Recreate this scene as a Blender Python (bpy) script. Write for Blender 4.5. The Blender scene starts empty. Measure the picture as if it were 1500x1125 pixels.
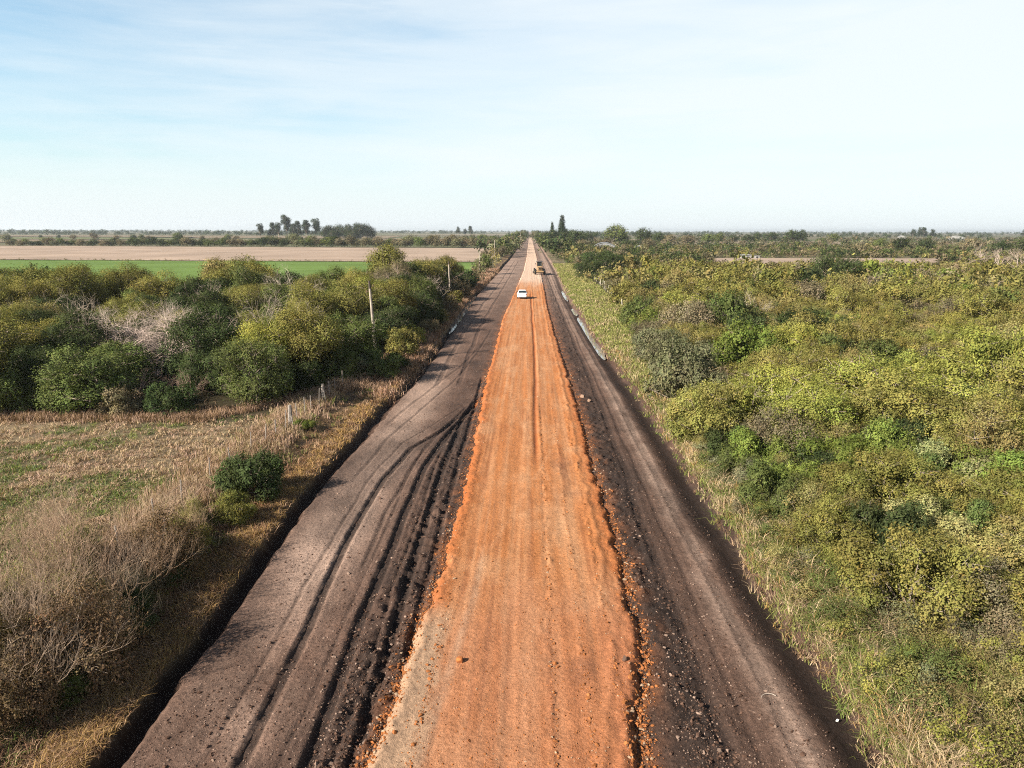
import bpy, bmesh, math, random
import numpy as np
from mathutils import Vector, Matrix
R = math.radians
rnd = random.Random(11)
nr = np.random.default_rng(7)
scene = bpy.context.scene
COL = scene.collection
UP_H = 12.0                      # height of the drone above the road
KL = 0.85                        # the same for leaves and twigs
K = 0.52                         # overall level of the ground and leaf colours

# ------------------------------------------------------------------ noise
def _hash(ix, iy, seed):
    h = (ix.astype(np.int64) * 374761393 + iy.astype(np.int64) * 668265263 + seed * 1274126177) & 0xFFFFFFFF
    h = ((h ^ (h >> 13)) * 1274126177) & 0xFFFFFFFF
    h = h ^ (h >> 16)
    return (h & 0xFFFF) / 65535.0
def vnoise(x, y, seed=0):
    x = np.asarray(x, float); y = np.asarray(y, float)
    x, y = np.broadcast_arrays(x, y)
    ix = np.floor(x); iy = np.floor(y); fx = x - ix; fy = y - iy
    ix = ix.astype(np.int64); iy = iy.astype(np.int64)
    fx = fx * fx * (3 - 2 * fx); fy = fy * fy * (3 - 2 * fy)
    a = _hash(ix, iy, seed); b = _hash(ix + 1, iy, seed); c = _hash(ix, iy + 1, seed); d = _hash(ix + 1, iy + 1, seed)
    return (a * (1 - fx) + b * fx) * (1 - fy) + (c * (1 - fx) + d * fx) * fy
def fbm(x, y, seed=0, o=4):
    s = 0; a = 0.5; t = 0
    for i in range(o):
        s = s + a * vnoise(np.asarray(x) * 2 ** i + 17.3 * i, np.asarray(y) * 2 ** i - 9.1 * i, seed + i); t += a; a *= 0.55
    return s / t                 # 0..1
def sstep(a, b, x):
    t = np.clip((x - a) / (b - a), 0, 1); return t * t * (3 - 2 * t)
def lerp(a, b, t): return a + (b - a) * t
def bump1(x, c, w): return np.exp(-((x - c) / w) ** 2)

# ------------------------------------------------------------------ mesh helpers
def mesh_np(name, V, F, mat=None, smooth=False, col=None, fmat=None, mats=None):
    """V (n,3), F (m,k) with k = 3 or 4 (or a list of such arrays)"""
    me = bpy.data.meshes.new(name)
    V = np.asarray(V, np.float32)
    FL = F if isinstance(F, list) else [F]
    FL = [np.asarray(f, np.int32) for f in FL if len(f)]
    me.vertices.add(len(V)); me.vertices.foreach_set('co', V.ravel())
    loops = np.concatenate([f.ravel() for f in FL]) if FL else np.zeros(0, np.int32)
    sizes = np.concatenate([np.full(len(f), f.shape[1], np.int32) for f in FL])
    starts = np.concatenate([[0], np.cumsum(sizes)[:-1]]).astype(np.int32)
    me.loops.add(len(loops)); me.loops.foreach_set('vertex_index', loops)
    me.polygons.add(len(sizes)); me.polygons.foreach_set('loop_start', starts)
    me.polygons.foreach_set('loop_total', sizes)
    me.polygons.foreach_set('use_smooth', np.full(len(sizes), smooth, bool))
    if col is not None:
        at = me.color_attributes.new('tint', 'FLOAT_COLOR', 'POINT')
        c = np.ones((len(V), 4), np.float32); c[:, :3] = np.asarray(col) * ((KL if mat is M_GRASS else K) if mat in SCALED else 1.0)
        at.data.foreach_set('color', c.ravel())
    for m in (mats or ([mat] if mat else [])): me.materials.append(m)
    if fmat is not None: me.polygons.foreach_set('material_index', np.asarray(fmat, np.int32))
    me.update(calc_edges=True); me.validate()
    return me
def obj(name, me, parent=None, loc=(0, 0, 0), rot=(0, 0, 0), scale=(1, 1, 1), color=None):
    o = bpy.data.objects.new(name, me); COL.objects.link(o)
    o.location = loc; o.rotation_euler = rot; o.scale = scale
    if parent: o.parent = parent
    if color is not None: o.color = (*[v * KL for v in color], 1)
    return o
def tag(o, label=None, cat=None, group=None, kind=None):
    if label: o['label'] = label
    if cat: o['category'] = cat
    if group: o['group'] = group
    if kind: o['kind'] = kind
    return o
def thing(name, label, cat, loc=(0, 0, 0), rz=0, group=None, scale=1.0):
    o = bpy.data.objects.new(name, None); COL.objects.link(o)
    o.empty_display_size = 0.2
    o.location = loc; o.rotation_euler = (0, 0, rz); o.scale = (scale,) * 3
    return tag(o, label, cat, group)

class MB:
    """collects boxes, tubes and prisms into one mesh"""
    def __init__(s): s.bm = bmesh.new()
    def box(s, c, d, rot=None, bev=0.0, taper=None):
        r = bmesh.ops.create_cube(s.bm, size=1.0)
        vs = r['verts']
        for v in vs:
            v.co = Vector((v.co.x * d[0], v.co.y * d[1], v.co.z * d[2]))
            if taper and v.co.z > 0: v.co.x *= taper[0]; v.co.y *= taper[1]
        if bev > 0:
            es = list({e for v in vs for e in v.link_edges})
            q = bmesh.ops.bevel(s.bm, geom=es, offset=bev, segments=2, profile=0.5, affect='EDGES')
            vs = list({v for f in q['faces'] for v in f.verts} | {v for v in vs if v.is_valid})
        m = Matrix.Translation(c) @ (rot.to_4x4() if rot else Matrix.Identity(4))
        bmesh.ops.transform(s.bm, matrix=m, verts=vs)
        return s
    def cyl(s, p0, p1, r0, r1=None, n=12, caps=True):
        r1 = r0 if r1 is None else r1
        p0 = Vector(p0); p1 = Vector(p1); d = p1 - p0
        q = d.to_track_quat('Z', 'Y').to_matrix()
        A = []; B = []
        for i in range(n):
            a = 2 * math.pi * i / n
            u = q @ Vector((math.cos(a), math.sin(a), 0))
            A.append(s.bm.verts.new(p0 + u * r0)); B.append(s.bm.verts.new(p1 + u * r1))
        for i in range(n): s.bm.faces.new((A[i], A[(i + 1) % n], B[(i + 1) % n], B[i]))
        if caps: s.bm.faces.new(A[::-1]); s.bm.faces.new(B)
        return s
    def rings(s, rings, caps=True):
        """loft closed rings of equal length"""
        L = [[s.bm.verts.new(p) for p in r] for r in rings]
        n = len(L[0])
        for a, b in zip(L, L[1:]):
            for i in range(n): s.bm.faces.new((a[i], a[(i + 1) % n], b[(i + 1) % n], b[i]))
        if caps: s.bm.faces.new(L[0][::-1]); s.bm.faces.new(L[-1])
        return s
    def poly(s, pts):
        s.bm.faces.new([s.bm.verts.new(p) for p in pts]); return s
    def mesh(s, name, mat, smooth=False, crease=None):
        bmesh.ops.recalc_face_normals(s.bm, faces=s.bm.faces)
        me = bpy.data.meshes.new(name); s.bm.to_mesh(me); s.bm.free()
        if smooth:
            for p in me.polygons: p.use_smooth = True
            if crease:
                try: me.set_sharp_from_angle(angle=R(crease))
                except Exception: pass
        me.materials.append(mat); return me
    def build(s, name, mat, parent=None, **k):
        sm = k.pop('smooth', False); cr = k.pop('crease', 40)
        return obj(name, s.mesh(name, mat, sm, cr), parent, **k)

# ------------------------------------------------------------------ materials
def newmat(name):
    m = bpy.data.materials.new(name); m.use_nodes = True
    nt = m.node_tree; nt.nodes.clear()
    out = nt.nodes.new('ShaderNodeOutputMaterial')
    return m, nt, out
def N(nt, t, **k):
    n = nt.nodes.new('ShaderNode' + t)
    for a, b in k.items(): setattr(n, a, b)
    return n
def L(nt, a, b): nt.links.new(a, b)
def mixc(nt, mode, fac, a, b):
    n = N(nt, 'Mix', data_type='RGBA', blend_type=mode)
    for sock, v in ((n.inputs[0], fac), (n.inputs[6], a), (n.inputs[7], b)):
        if hasattr(v, 'is_output'): L(nt, v, sock)
        elif isinstance(v, (int, float)): sock.default_value = v
        else: sock.default_value = (*v, 1)
    return n.outputs[2]
def ramp(nt, src, stops):
    n = N(nt, 'ValToRGB'); e = n.color_ramp.elements
    while len(e) < len(stops): e.new(0.5)
    for el, (p, c) in zip(e, stops): el.position = p; el.color = (*c, 1) if len(c) == 3 else c
    L(nt, src, n.inputs[0]); return n.outputs[0]
def noise(nt, vec, scale, detail=4, rough=0.55, dist=0.0):
    n = N(nt, 'TexNoise'); n.inputs['Scale'].default_value = scale; n.inputs['Detail'].default_value = detail
    n.inputs['Roughness'].default_value = rough; n.inputs['Distortion'].default_value = dist
    if vec is not None: L(nt, vec, n.inputs['Vector'])
    return n.outputs[0]
def gray(v): return (v, v, v)
def simple(name, col, rough=0.6, metal=0.0, var=0.15, scale=6.0, bump=0.0, spec=0.4):
    if max(col) < 0.6: col = tuple(v * 0.55 for v in col)
    m, nt, out = newmat(name)
    tc = N(nt, 'TexCoord')
    p = N(nt, 'BsdfPrincipled'); L(nt, p.outputs[0], out.inputs[0])
    nz = noise(nt, tc.outputs['Object'], scale, 5)
    c = mixc(nt, 'MULTIPLY', 1.0, col, ramp(nt, nz, [(0.25, gray(1 - var)), (0.75, gray(1 + var))]))
    L(nt, c, p.inputs['Base Color'])
    p.inputs['Roughness'].default_value = rough; p.inputs['Metallic'].default_value = metal
    p.inputs['Specular IOR Level'].default_value = spec
    if bump:
        b = N(nt, 'Bump'); b.inputs['Strength'].default_value = bump; b.inputs['Distance'].default_value = 0.02
        L(nt, noise(nt, tc.outputs['Object'], scale * 5, 4), b.inputs['Height']); L(nt, b.outputs[0], p.inputs['Normal'])
    return m
def leafmat(name, trans=0.3, own_colour=True):
    """tint attribute x the object's own colour"""
    m, nt, out = newmat(name)
    at = N(nt, 'Attribute', attribute_name='tint')
    c = at.outputs['Color']
    if own_colour:
        oi = N(nt, 'ObjectInfo')
        c = mixc(nt, 'MULTIPLY', 1.0, c, oi.outputs['Color'])
    d = N(nt, 'BsdfDiffuse'); L(nt, c, d.inputs[0])
    t = N(nt, 'BsdfTranslucent'); L(nt, mixc(nt, 'MULTIPLY', 1.0, c, (1.1, 1.15, 0.6)), t.inputs[0])
    mx = N(nt, 'MixShader'); mx.inputs[0].default_value = trans
    L(nt, d.outputs[0], mx.inputs[1]); L(nt, t.outputs[0], mx.inputs[2])
    L(nt, mx.outputs[0], out.inputs[0])
    return m
def soilmat(name, fine=1.0, bumps=1.0, stretch=None, rough=0.9, grain=(0.62, 1.4)):
    m, nt, out = newmat(name)
    at = N(nt, 'Attribute', attribute_name='tint')
    tc = N(nt, 'TexCoord')
    v = tc.outputs['Object']
    n1 = noise(nt, v, 9.0, 6, 0.65); n2 = noise(nt, v, 38.0, 4, 0.7)
    c = mixc(nt, 'MULTIPLY', fine, at.outputs['Color'], ramp(nt, n1, [(0.3, gray(grain[0])), (0.7, gray(grain[1]))]))
    c = mixc(nt, 'MULTIPLY', fine, c, ramp(nt, n2, [(0.3, gray(0.66)), (0.68, gray(1.3))]))
    vo = N(nt, 'TexVoronoi'); vo.inputs['Scale'].default_value = 16.0; vo.inputs['Randomness'].default_value = 1.0
    L(nt, v, vo.inputs['Vector'])
    # scattered pebbles and crumbs of a paler or darker colour
    peb = ramp(nt, vo.outputs['Distance'], [(0.0, gray(1)), (0.16, gray(1)), (0.24, gray(0))])
    sel = N(nt, 'SeparateColor'); L(nt, vo.outputs['Color'], sel.inputs[0])
    pick = N(nt, 'Math', operation='GREATER_THAN'); L(nt, sel.outputs[0], pick.inputs[0]); pick.inputs[1].default_value = 0.72
    pm = N(nt, 'Math', operation='MULTIPLY'); L(nt, peb, pm.inputs[0]); L(nt, pick.outputs[0], pm.inputs[1])
    pc = mixc(nt, 'MULTIPLY', 1.0, c, ramp(nt, sel.outputs[1], [(0.0, gray(0.55)), (1.0, gray(1.9))]))
    c = mixc(nt, 'MIX', pm.outputs[0], c, pc)
    p = N(nt, 'BsdfPrincipled'); L(nt, c, p.inputs['Base Color'])
    p.inputs['Roughness'].default_value = rough; p.inputs['Specular IOR Level'].default_value = 0.15
    ad = N(nt, 'Math', operation='ADD'); L(nt, n1, ad.inputs[0])
    ml = N(nt, 'Math', operation='MULTIPLY'); L(nt, n2, ml.inputs[0]); ml.inputs[1].default_value = 0.45; L(nt, ml.outputs[0], ad.inputs[1])
    b = N(nt, 'Bump'); b.inputs['Strength'].default_value = 0.8 * bumps; b.inputs['Distance'].default_value = 0.07
    L(nt, ad.outputs[0], b.inputs['Height']); L(nt, b.outputs[0], p.inputs['Normal'])
    L(nt, p.outputs[0], out.inputs[0])
    return m

M_LEAF = leafmat('leaf_material', 0.16)
M_GRASS = leafmat('grass_material', 0.16, False)
M_TWIG = leafmat('twig_material', 0.0)
M_SOIL = soilmat('dark_soil')
M_GROUND = soilmat('field_ground', bumps=0.7)
M_CLAY = soilmat('orange_clay', bumps=0.9, grain=(0.75, 1.22))
M_CLOD = leafmat('clod_material', 0.0, False)
SCALED = (M_SOIL, M_GROUND, M_CLAY, M_CLOD, M_GRASS)

# ------------------------------------------------------------------ terrain
YS = np.array([8, 14, 24, 32, 41, 48, 58, 70, 86, 100, 140, 226, 314, 1200], float)
def lipL(y):
    w = (fbm(y / 2.5, 0 * y + 3.1, 41, 3) - 0.5) * 0.28 + (fbm(y / 0.4, 0 * y + 13.1, 42, 4) - 0.5) * 0.22
    return np.interp(y, YS, [-9.3, -9.3, -9.5, -9.8, -9.5, -9.4, -9.0, -9.0, -9.2, -9.3, -9.8, -8.9, -8.3, -7.5]) + w
def bankR(y, fine=True):
    w = (fbm(y / 2.6, 0 * y + 7.7, 45, 3) - 0.5) * 0.7 * fine + (fbm(y / 0.3, 0 * y + 3.7, 46, 3) - 0.5) * 0.25 * fine
    return np.interp(y, YS, [8.5, 8.55, 8.45, 8.35, 8.4, 8.4, 8.2, 7.95, 7.75, 7.65, 7.35, 8.4, 8.6, 9.0]) + w
def roadL(y):
    w = (fbm(y / 0.9, 0 * y + 1.2, 51, 4) - 0.5) * 0.45
    return np.interp(y, YS, [-3.7, -3.7, -3.2, -3.1, -3.3, -3.35, -3.6, -3.6, -3.7, -3.8, -3.1, -1.9, -1.5, -1.4]) + w
def roadR(y):
    w = (fbm(y / 0.9, 0 * y + 5.2, 55, 4) - 0.5) * 0.45
    return np.interp(y, [8, 14, 16, 18, 20, 23, 30, 36, 43, 57, 79, 116, 166, 314, 1200],
                     [2.3, 2.45, 2.9, 3.3, 3.45, 3.5, 3.6, 3.45, 3.55, 3.5, 3.25, 3.1, 3.4, 3.5, 3.6]) + w
RUTS = [  # (ys, xs, half width, depth, darkness): wheel tracks, the first ones swinging off the clay onto the left shoulder
    ([8, 14, 20, 27, 34, 39, 43, 47, 50, 54], [-6.5, -6.6, -6.75, -7.1, -7.15, -6.6, -5.2, -4.3, -3.7, -3.1], 0.17, 0.09, 0.9),
    ([8, 14, 18, 24, 30, 36, 41, 45, 49], [-4.95, -5.0, -5.1, -5.3, -5.35, -5.25, -4.9, -4.4, -3.5], 0.19, 0.11, 0.9),
    ([8, 14, 18, 23, 32, 41, 46, 53], [-3.95, -4.0, -4.0, -4.1, -4.3, -4.4, -4.3, -3.5], 0.17, 0.12, 0.9),
    ([18, 24, 32, 41, 50, 60], [-3.5, -3.55, -3.7, -3.8, -3.75, -3.8], 0.14, 0.09, 0.8),
    ([24, 30, 36, 41, 45, 50], [-6.0, -6.2, -6.05, -5.6, -4.9, -4.0], 0.10, 0.05, 0.5),
    ([8, 16, 24, 33, 40, 44, 50], [-5.55, -5.6, -5.75, -6.05, -5.8, -5.2, -4.0], 0.06, 0.03, 0.45),
    ([8, 16, 24, 33, 40, 44, 50], [-7.4, -7.5, -7.7, -7.8, -7.3, -6.0, -4.3], 0.07, 0.03, 0.45),
    ([8, 16, 26, 36, 44, 54], [-4.45, -4.5, -4.65, -4.8, -4.6, -3.8], 0.07, 0.05, 0.5),
    ([34, 40, 48, 56, 66, 80], [-8.6, -8.3, -7.3, -6.2, -5.4, -4.8], 0.10, 0.03, 0.4),
    ([44, 54, 64, 76, 90], [-8.9, -7.6, -6.2, -5.2, -4.6], 0.12, 0.03, 0.35),
    ([56, 70, 90, 120, 160, 300], [-5.6, -5.9, -6.2, -6.0, -5.5, -4.5], 0.20, 0.05, 0.3),
    ([56, 70, 90, 120, 160, 300], [-7.3, -7.6, -7.9, -7.7, -7.0, -6.0], 0.20, 0.05, 0.3),
    ([8, 20, 40, 60, 90, 140, 300], [4.7, 4.75, 5.0, 5.1, 4.9, 4.8, 4.9], 0.20, 0.05, 0.35),
    ([8, 20, 40, 60, 90, 140, 300], [5.35, 5.5, 5.6, 5.5, 5.4, 5.2, 5.5], 0.10, 0.03, 0.3),
    ([8, 20, 40, 60, 90, 140, 300], [6.35, 6.4, 6.35, 6.3, 6.1, 5.9, 6.4], 0.18, 0.04, 0.25),
]
def rut_mask(x, y, i):
    ys, xs, w, d, _ = RUTS[i]
    c = np.interp(y, ys, xs)
    c = c + (fbm(y / 6.0, 0 * y + i, 60 + i, 2) - 0.5) * 0.25
    on = sstep(ys[0] - 1, ys[0] + 1, y) * (1 - sstep(ys[-1] - 2, ys[-1], y))
    u = np.abs(x - c) / w
    floor = 1 - sstep(0.65, 1.15, u)
    berm = np.exp(-((u - 1.55) / 0.35) ** 2)
    return floor * on, berm * on, d
def height(x, y, detail=True):
    lL = lipL(y); bR = bankR(y)
    z = np.zeros(np.broadcast(x, y).shape)
    inside = (x > lL) & (x < bR)
    # left ditch: a steep sided channel, then a grassy berm, then the slope up to the field
    dl = lL - x
    depth = np.interp(y, [8, 20, 34, 44, 60, 90, 140, 300, 1200], [0.75, 0.75, 0.6, 0.3, 0.35, 0.5, 0.5, 0.4, 0.3])
    ditch = -depth * sstep(-0.12, 0.5, dl) * (1 - sstep(0.65, 1.05, dl))
    berm = np.interp(y, [8, 20, 34, 44, 60, 1200], [-0.12, -0.12, -0.05, 0.12, 0.15, 0.2])
    left = ditch + berm * sstep(0.8, 1.1, dl) + (0.5 - berm) * sstep(2.2, 4.4, dl)
    left += 0.25 * (fbm(x / 2.2, y / 2.2, 5, 3) - 0.5) * sstep(0.9, 2.5, dl)
    # right: crest, trough along the bank, cut face, grassy top
    dr = bR - x; ds = bankR(y, False) - x
    crest = 0.08 * np.exp(-((ds - 2.0) / 0.5) ** 2)
    trough = -0.34 * (1 - sstep(0.4, 1.6, ds)) * sstep(0.0, 0.3, dr)
    top = 0.45 * (1 - sstep(0.0, 0.32, dr))
    top = top + (fbm(x / 4, y / 4, 9, 3) - 0.5) * 0.5 * sstep(0.5, 3, -dr)
    z = np.where(x < (lL + bR) / 2, left, crest + trough + top)
    if detail:
        near = 1 - sstep(120, 400, y)
        rough = 0.07 * (fbm(x / 0.55, y / 0.7, 21, 4) - 0.5) + 0.035 * (fbm(x / 0.17, y / 0.2, 22, 3) - 0.5) + 0.09 * (fbm(x / 1.8, y / 3.2, 25, 3) - 0.5)
        # churned mud beside the orange layer, both sides
        mud = np.maximum(bump1(x, -4.2, 0.9) * (1 - sstep(30, 50, y)), bump1(x, 4.2, 0.75) * 0.8)
        lump = np.maximum(fbm(x / 0.28, y / 0.34, 29, 3) - 0.48, 0) * 0.55
        z = z + (rough + mud * lump) * near * sstep(-0.1, 0.4, x - lL) * (1 - (1 - sstep(0.9, 1.6, ds)) * (0.35 + 0.65 * sstep(55, 66, y)))
        z = z + 0.12 * (fbm(x / 0.35, y / 0.45, 31, 3) - 0.5) * near * (1 - sstep(-0.1, 0.4, x - lL) * sstep(0.1, 0.4, dr))
        for i in range(len(RUTS)):
            f, b, d = rut_mask(x, y, i)
            z = z - f * d + b * d * 0.22 * (0.2 + 1.4 * fbm(x / 0.3, y / 0.4, 33, 2))
    return z
def hz(x, y, detail=False):
    return float(height(np.array([float(x)]), np.array([float(y)]), detail)[0])

DARK = np.array([0.060, 0.041, 0.034]); BROWN = np.array([0.180, 0.107, 0.078]); PALE = np.array([0.48, 0.335, 0.262])
RED = np.array([0.15, 0.085, 0.062]); WET = np.array([0.035, 0.026, 0.027])
def mixv(a, b, t): return a * (1 - t[..., None]) + b * t[..., None]
def ground_colour(x, y):
    sh = np.broadcast(x, y).shape
    x = np.broadcast_to(x, sh); y = np.broadcast_to(y, sh)
    lL = lipL(y); bR = bankR(y); dr = bR - x; dl = lL - x
    n1 = fbm(x / 1.1, y / 2.6, 71, 4); n2 = fbm(x / 0.35, y / 0.5, 75, 3); n3 = fbm(x / 5, y / 9, 79, 3)
    # shoulders
    c = np.tile(BROWN, sh + (1,)) * (0.75 + 0.5 * n2)[..., None]
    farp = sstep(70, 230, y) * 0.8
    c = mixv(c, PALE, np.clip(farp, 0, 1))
    # dry pale skin on the left shoulder
    pal = bump1(x, -7.9, 1.45) * sstep(17, 27, y) * (1 - 0.75 * sstep(52, 70, y))
    pal = np.clip(pal * (0.75 + 1.0 * n1), 0, 1)
    c = mixv(c, PALE, pal * 0.95)
    pal2 = bump1(x, -7.6, 1.5) * (1 - sstep(16, 26, y)) * np.clip(n1 * 2.2 - 0.75, 0, 1)
    c = mixv(c, PALE, np.clip(pal2, 0, 1) * 0.55)
    # damp dark churned soil between the tyre tracks and the clay
    dk = sstep(-6.3, -4.3, x) * (x < 0) * (1 - 0.7 * sstep(48, 60, y)) * (0.05 + 1.1 * n1)
    c = mixv(c, DARK, np.clip(dk, 0, 0.95))
    dk = bump1(x, 4.25, 0.8) * np.interp(y, [8, 30, 60, 90], [1, 1, 0.75, 0.45]) * (0.5 + 0.8 * n1)
    c = mixv(c, DARK, np.clip(dk, 0, 0.95))
    cr = bump1(dr, 2.1, 0.42) * np.clip(2.0 * n1 - 0.15, 0, 1) * np.interp(y, [10, 22, 45, 70, 120], [0.6, 1.0, 1.0, 0.7, 0.4])
    c = mixv(c, PALE, np.clip(cr, 0, 1))
    tr = sstep(0.12, 0.35, dr) * (1 - sstep(0.9, 1.7, dr)) * np.interp(y, [8, 45, 70, 200], [0.95, 0.8, 0.6, 0.3])
    c = mixv(c, DARK, tr * (x > 0))
    bk = (1 - sstep(0.08, 0.3, dr)) * sstep(-0.15, 0.05, dr) * (0.35 + 0.9 * n1)
    c = mixv(c, RED, np.clip(bk * (x > 0), 0, 1) * 0.85)
    blot = fbm(x / 1.4, y / 2.2, 77, 4); big_ = fbm(x / 2.6, y / 6.0, 78, 3)
    c = mixv(c, DARK * 1.3, np.clip((big_ - 0.54) * 5, 0, 1) * 0.55 * (1 - sstep(60, 120, y)))
    c = c * ((0.60 + 0.80 * blot) * np.where(x > 0, np.interp(y, [8, 60, 150], [0.78, 0.85, 1.0]), 1.0))[..., None]
    for i in range(len(RUTS)):
        f, b, d = rut_mask(x, y, i)
        c = mixv(c, DARK * 0.85, np.clip(f * RUTS[i][4] * (0.55 + 0.6 * n2), 0, 1))
        c = mixv(c, c * 1.25, np.clip(b * 0.5, 0, 1))
    # a thin fan of soil dragged across at 20 m and the fine orange dust beside the layer
    dust = np.maximum(bump1(x, roadR(y) + 0.1, 0.4), bump1(x, roadL(y) - 0.05, 0.3)) * np.clip(2 * n2 - 0.7, 0, 1)
    c = mixv(c, np.array([0.42, 0.16, 0.065]), np.clip(dust * 0.75, 0, 1))
    # outside
    soil = np.array([0.12, 0.085, 0.055]); straw = np.array([0.33, 0.25, 0.155]); green = np.array([0.105, 0.125, 0.04])
    n4 = fbm(x / 3.2, y / 4.4, 83, 4); n5 = fbm(x / 0.5, y / 0.6, 87, 3)
    o = mixv(np.tile(straw, sh + (1,)), green, np.clip((n4 - 0.42) * 5, 0, 1) * 0.75)
    o = mixv(o, soil, np.clip((n5 - 0.45) * 3.5, 0, 1) * 0.8)
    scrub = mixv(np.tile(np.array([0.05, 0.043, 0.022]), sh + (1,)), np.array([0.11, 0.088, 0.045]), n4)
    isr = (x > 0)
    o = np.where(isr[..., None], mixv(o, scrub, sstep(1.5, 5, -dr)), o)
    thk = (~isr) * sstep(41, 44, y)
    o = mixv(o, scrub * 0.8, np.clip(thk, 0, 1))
    dry = (~isr) * (dl < 5.0)
    berm = mixv(np.tile(np.array([0.14, 0.09, 0.06]), sh + (1,)), np.array([0.36, 0.23, 0.10]), np.clip((n5 - 0.35) * 3, 0, 1))
    o = mixv(o, berm, np.clip(dry * 0.9, 0, 1) * 1.0)
    ditch = (~isr) * (1 - sstep(0.7, 1.05, dl))
    o = mixv(o, BROWN * 0.5, np.clip(ditch, 0, 1))
    # far farmland: long strips
    f = sstep(150, 260, y + 0.2 * np.abs(x))
    strip = vnoise(y / 260 + 0 * x, x / 700, 91)
    farc = mixv(np.tile(np.array([0.20, 0.17, 0.095]), sh + (1,)), np.array([0.13, 0.16, 0.06]), sstep(0.35, 0.6, strip))
    farc = mixv(farc, np.array([0.38, 0.30, 0.21]), sstep(0.62, 0.75, strip))
    o = mixv(o, farc, f * (1 - (np.abs(x) < 12)))
    ins = ((dl < 0) & (dr > 0))
    return np.where(ins[..., None], c, o), ins

def grow(a, b, d0, k):
    out = [a]
    while out[-1] < b: out.append(out[-1] + max(d0, k * out[-1]))
    return out
def rows():
    y = list(np.arange(9.0, 42.0, 0.095)); d = 0.095
    while y[-1] < 14000:
        d = max(0.095, 0.0000575 * y[-1] ** 2) if y[-1] < 160 else max(d, 0.013 * y[-1]) if y[-1] < 400 else 0.1 * y[-1]
        y.append(y[-1] + d)
    return np.array([-80, -30, -6, 2, 5, 7, 8.2] + y)
def side(a, n, lim):
    o = [a]; d = 0.075
    while o[-1] < lim: d *= 1.13; o.append(o[-1] + d)
    return np.array(o[1:])
YR = rows()
xc = np.arange(-13.0, 10.0, 0.07)
XC = np.concatenate([-(side(13.0, 0, 9000))[::-1], xc, side(xc[-1], 0, 9000)])
XG, YG = np.meshgrid(XC, YR)
ZG = height(XG, YG)
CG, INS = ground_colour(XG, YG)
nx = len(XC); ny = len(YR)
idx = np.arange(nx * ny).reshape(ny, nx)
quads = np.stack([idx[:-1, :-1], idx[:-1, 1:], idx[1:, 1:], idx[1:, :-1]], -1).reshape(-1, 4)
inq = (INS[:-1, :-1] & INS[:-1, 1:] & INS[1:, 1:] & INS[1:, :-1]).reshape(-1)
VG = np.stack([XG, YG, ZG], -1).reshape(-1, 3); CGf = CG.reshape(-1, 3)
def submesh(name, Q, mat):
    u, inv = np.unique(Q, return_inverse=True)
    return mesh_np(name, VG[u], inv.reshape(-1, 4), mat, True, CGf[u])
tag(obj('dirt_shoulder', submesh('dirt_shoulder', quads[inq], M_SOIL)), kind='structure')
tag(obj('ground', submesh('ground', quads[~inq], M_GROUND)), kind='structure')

# the orange clay layer
def road_z(x, y):
    xl = roadL(y); xr = roadR(y)
    d = np.minimum(x - xl, xr - x)
    far = 1 - sstep(150, 400, y)
    z = -0.16 + 0.34 * sstep(-0.12, 0.38, d) + 0.02 * np.exp(-((d - 0.42) / 0.16) ** 2)
    z = z + 0.05 * np.exp(-((xr - x - 0.85) / 0.13) ** 2) * (0.4 + fbm(y / 2, 0 * y, 3, 2))
    z = z + (0.045 * (fbm(x / 0.5, y / 1.1, 101, 4) - 0.5) + 0.035 * (fbm(x / 0.22, y / 9.0, 103, 3) - 0.5)) * far
    edge = 1 - sstep(0.2, 0.9, d)
    z = z + edge * 0.13 * (fbm(x / 0.13, y / 0.17, 105, 3) - 0.5) * far
    c = np.interp(y, [30, 38, 58, 80, 117, 150], [0.3, 0.4, 0.55, 0.5, 0.4, 0.2])
    c = c + (fbm(y / 9, 0 * y, 107, 2) - 0.5) * 0.16
    r = bump1(x, c, 0.13) * sstep(34, 40, y) * (1 - sstep(130, 150, y))
    z = z - 0.09 * r + 0.03 * bump1(x, c + 0.27, 0.1) * sstep(34, 40, y) * far
    # shallow wheel tracks
    for cx, w in ((-2.1, 0.3), (-0.55, 0.35), (1.35, 0.2), (2.05, 0.2), (0.75, 0.12)):
        z = z - 0.018 * bump1(x, cx + (fbm(y / 12, 0 * y + cx, 109, 2) - 0.5) * 0.2, w) * far
    # crumbly lines graded along the right half
    for cx, w, a in ((0.72, 0.07, 0.05), (1.6, 0.05, 0.04), (2.45, 0.09, 0.06)):
        k = np.maximum(fbm(x / 0.12, y / 0.25, 111, 2) - 0.42, 0)
        z = z + a * 3.0 * k * bump1(x, cx + (fbm(y / 6, 0 * y + cx, 113, 2) - 0.5) * 0.3, w) * (1 - sstep(40, 60, y))
    return z, d, r
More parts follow.
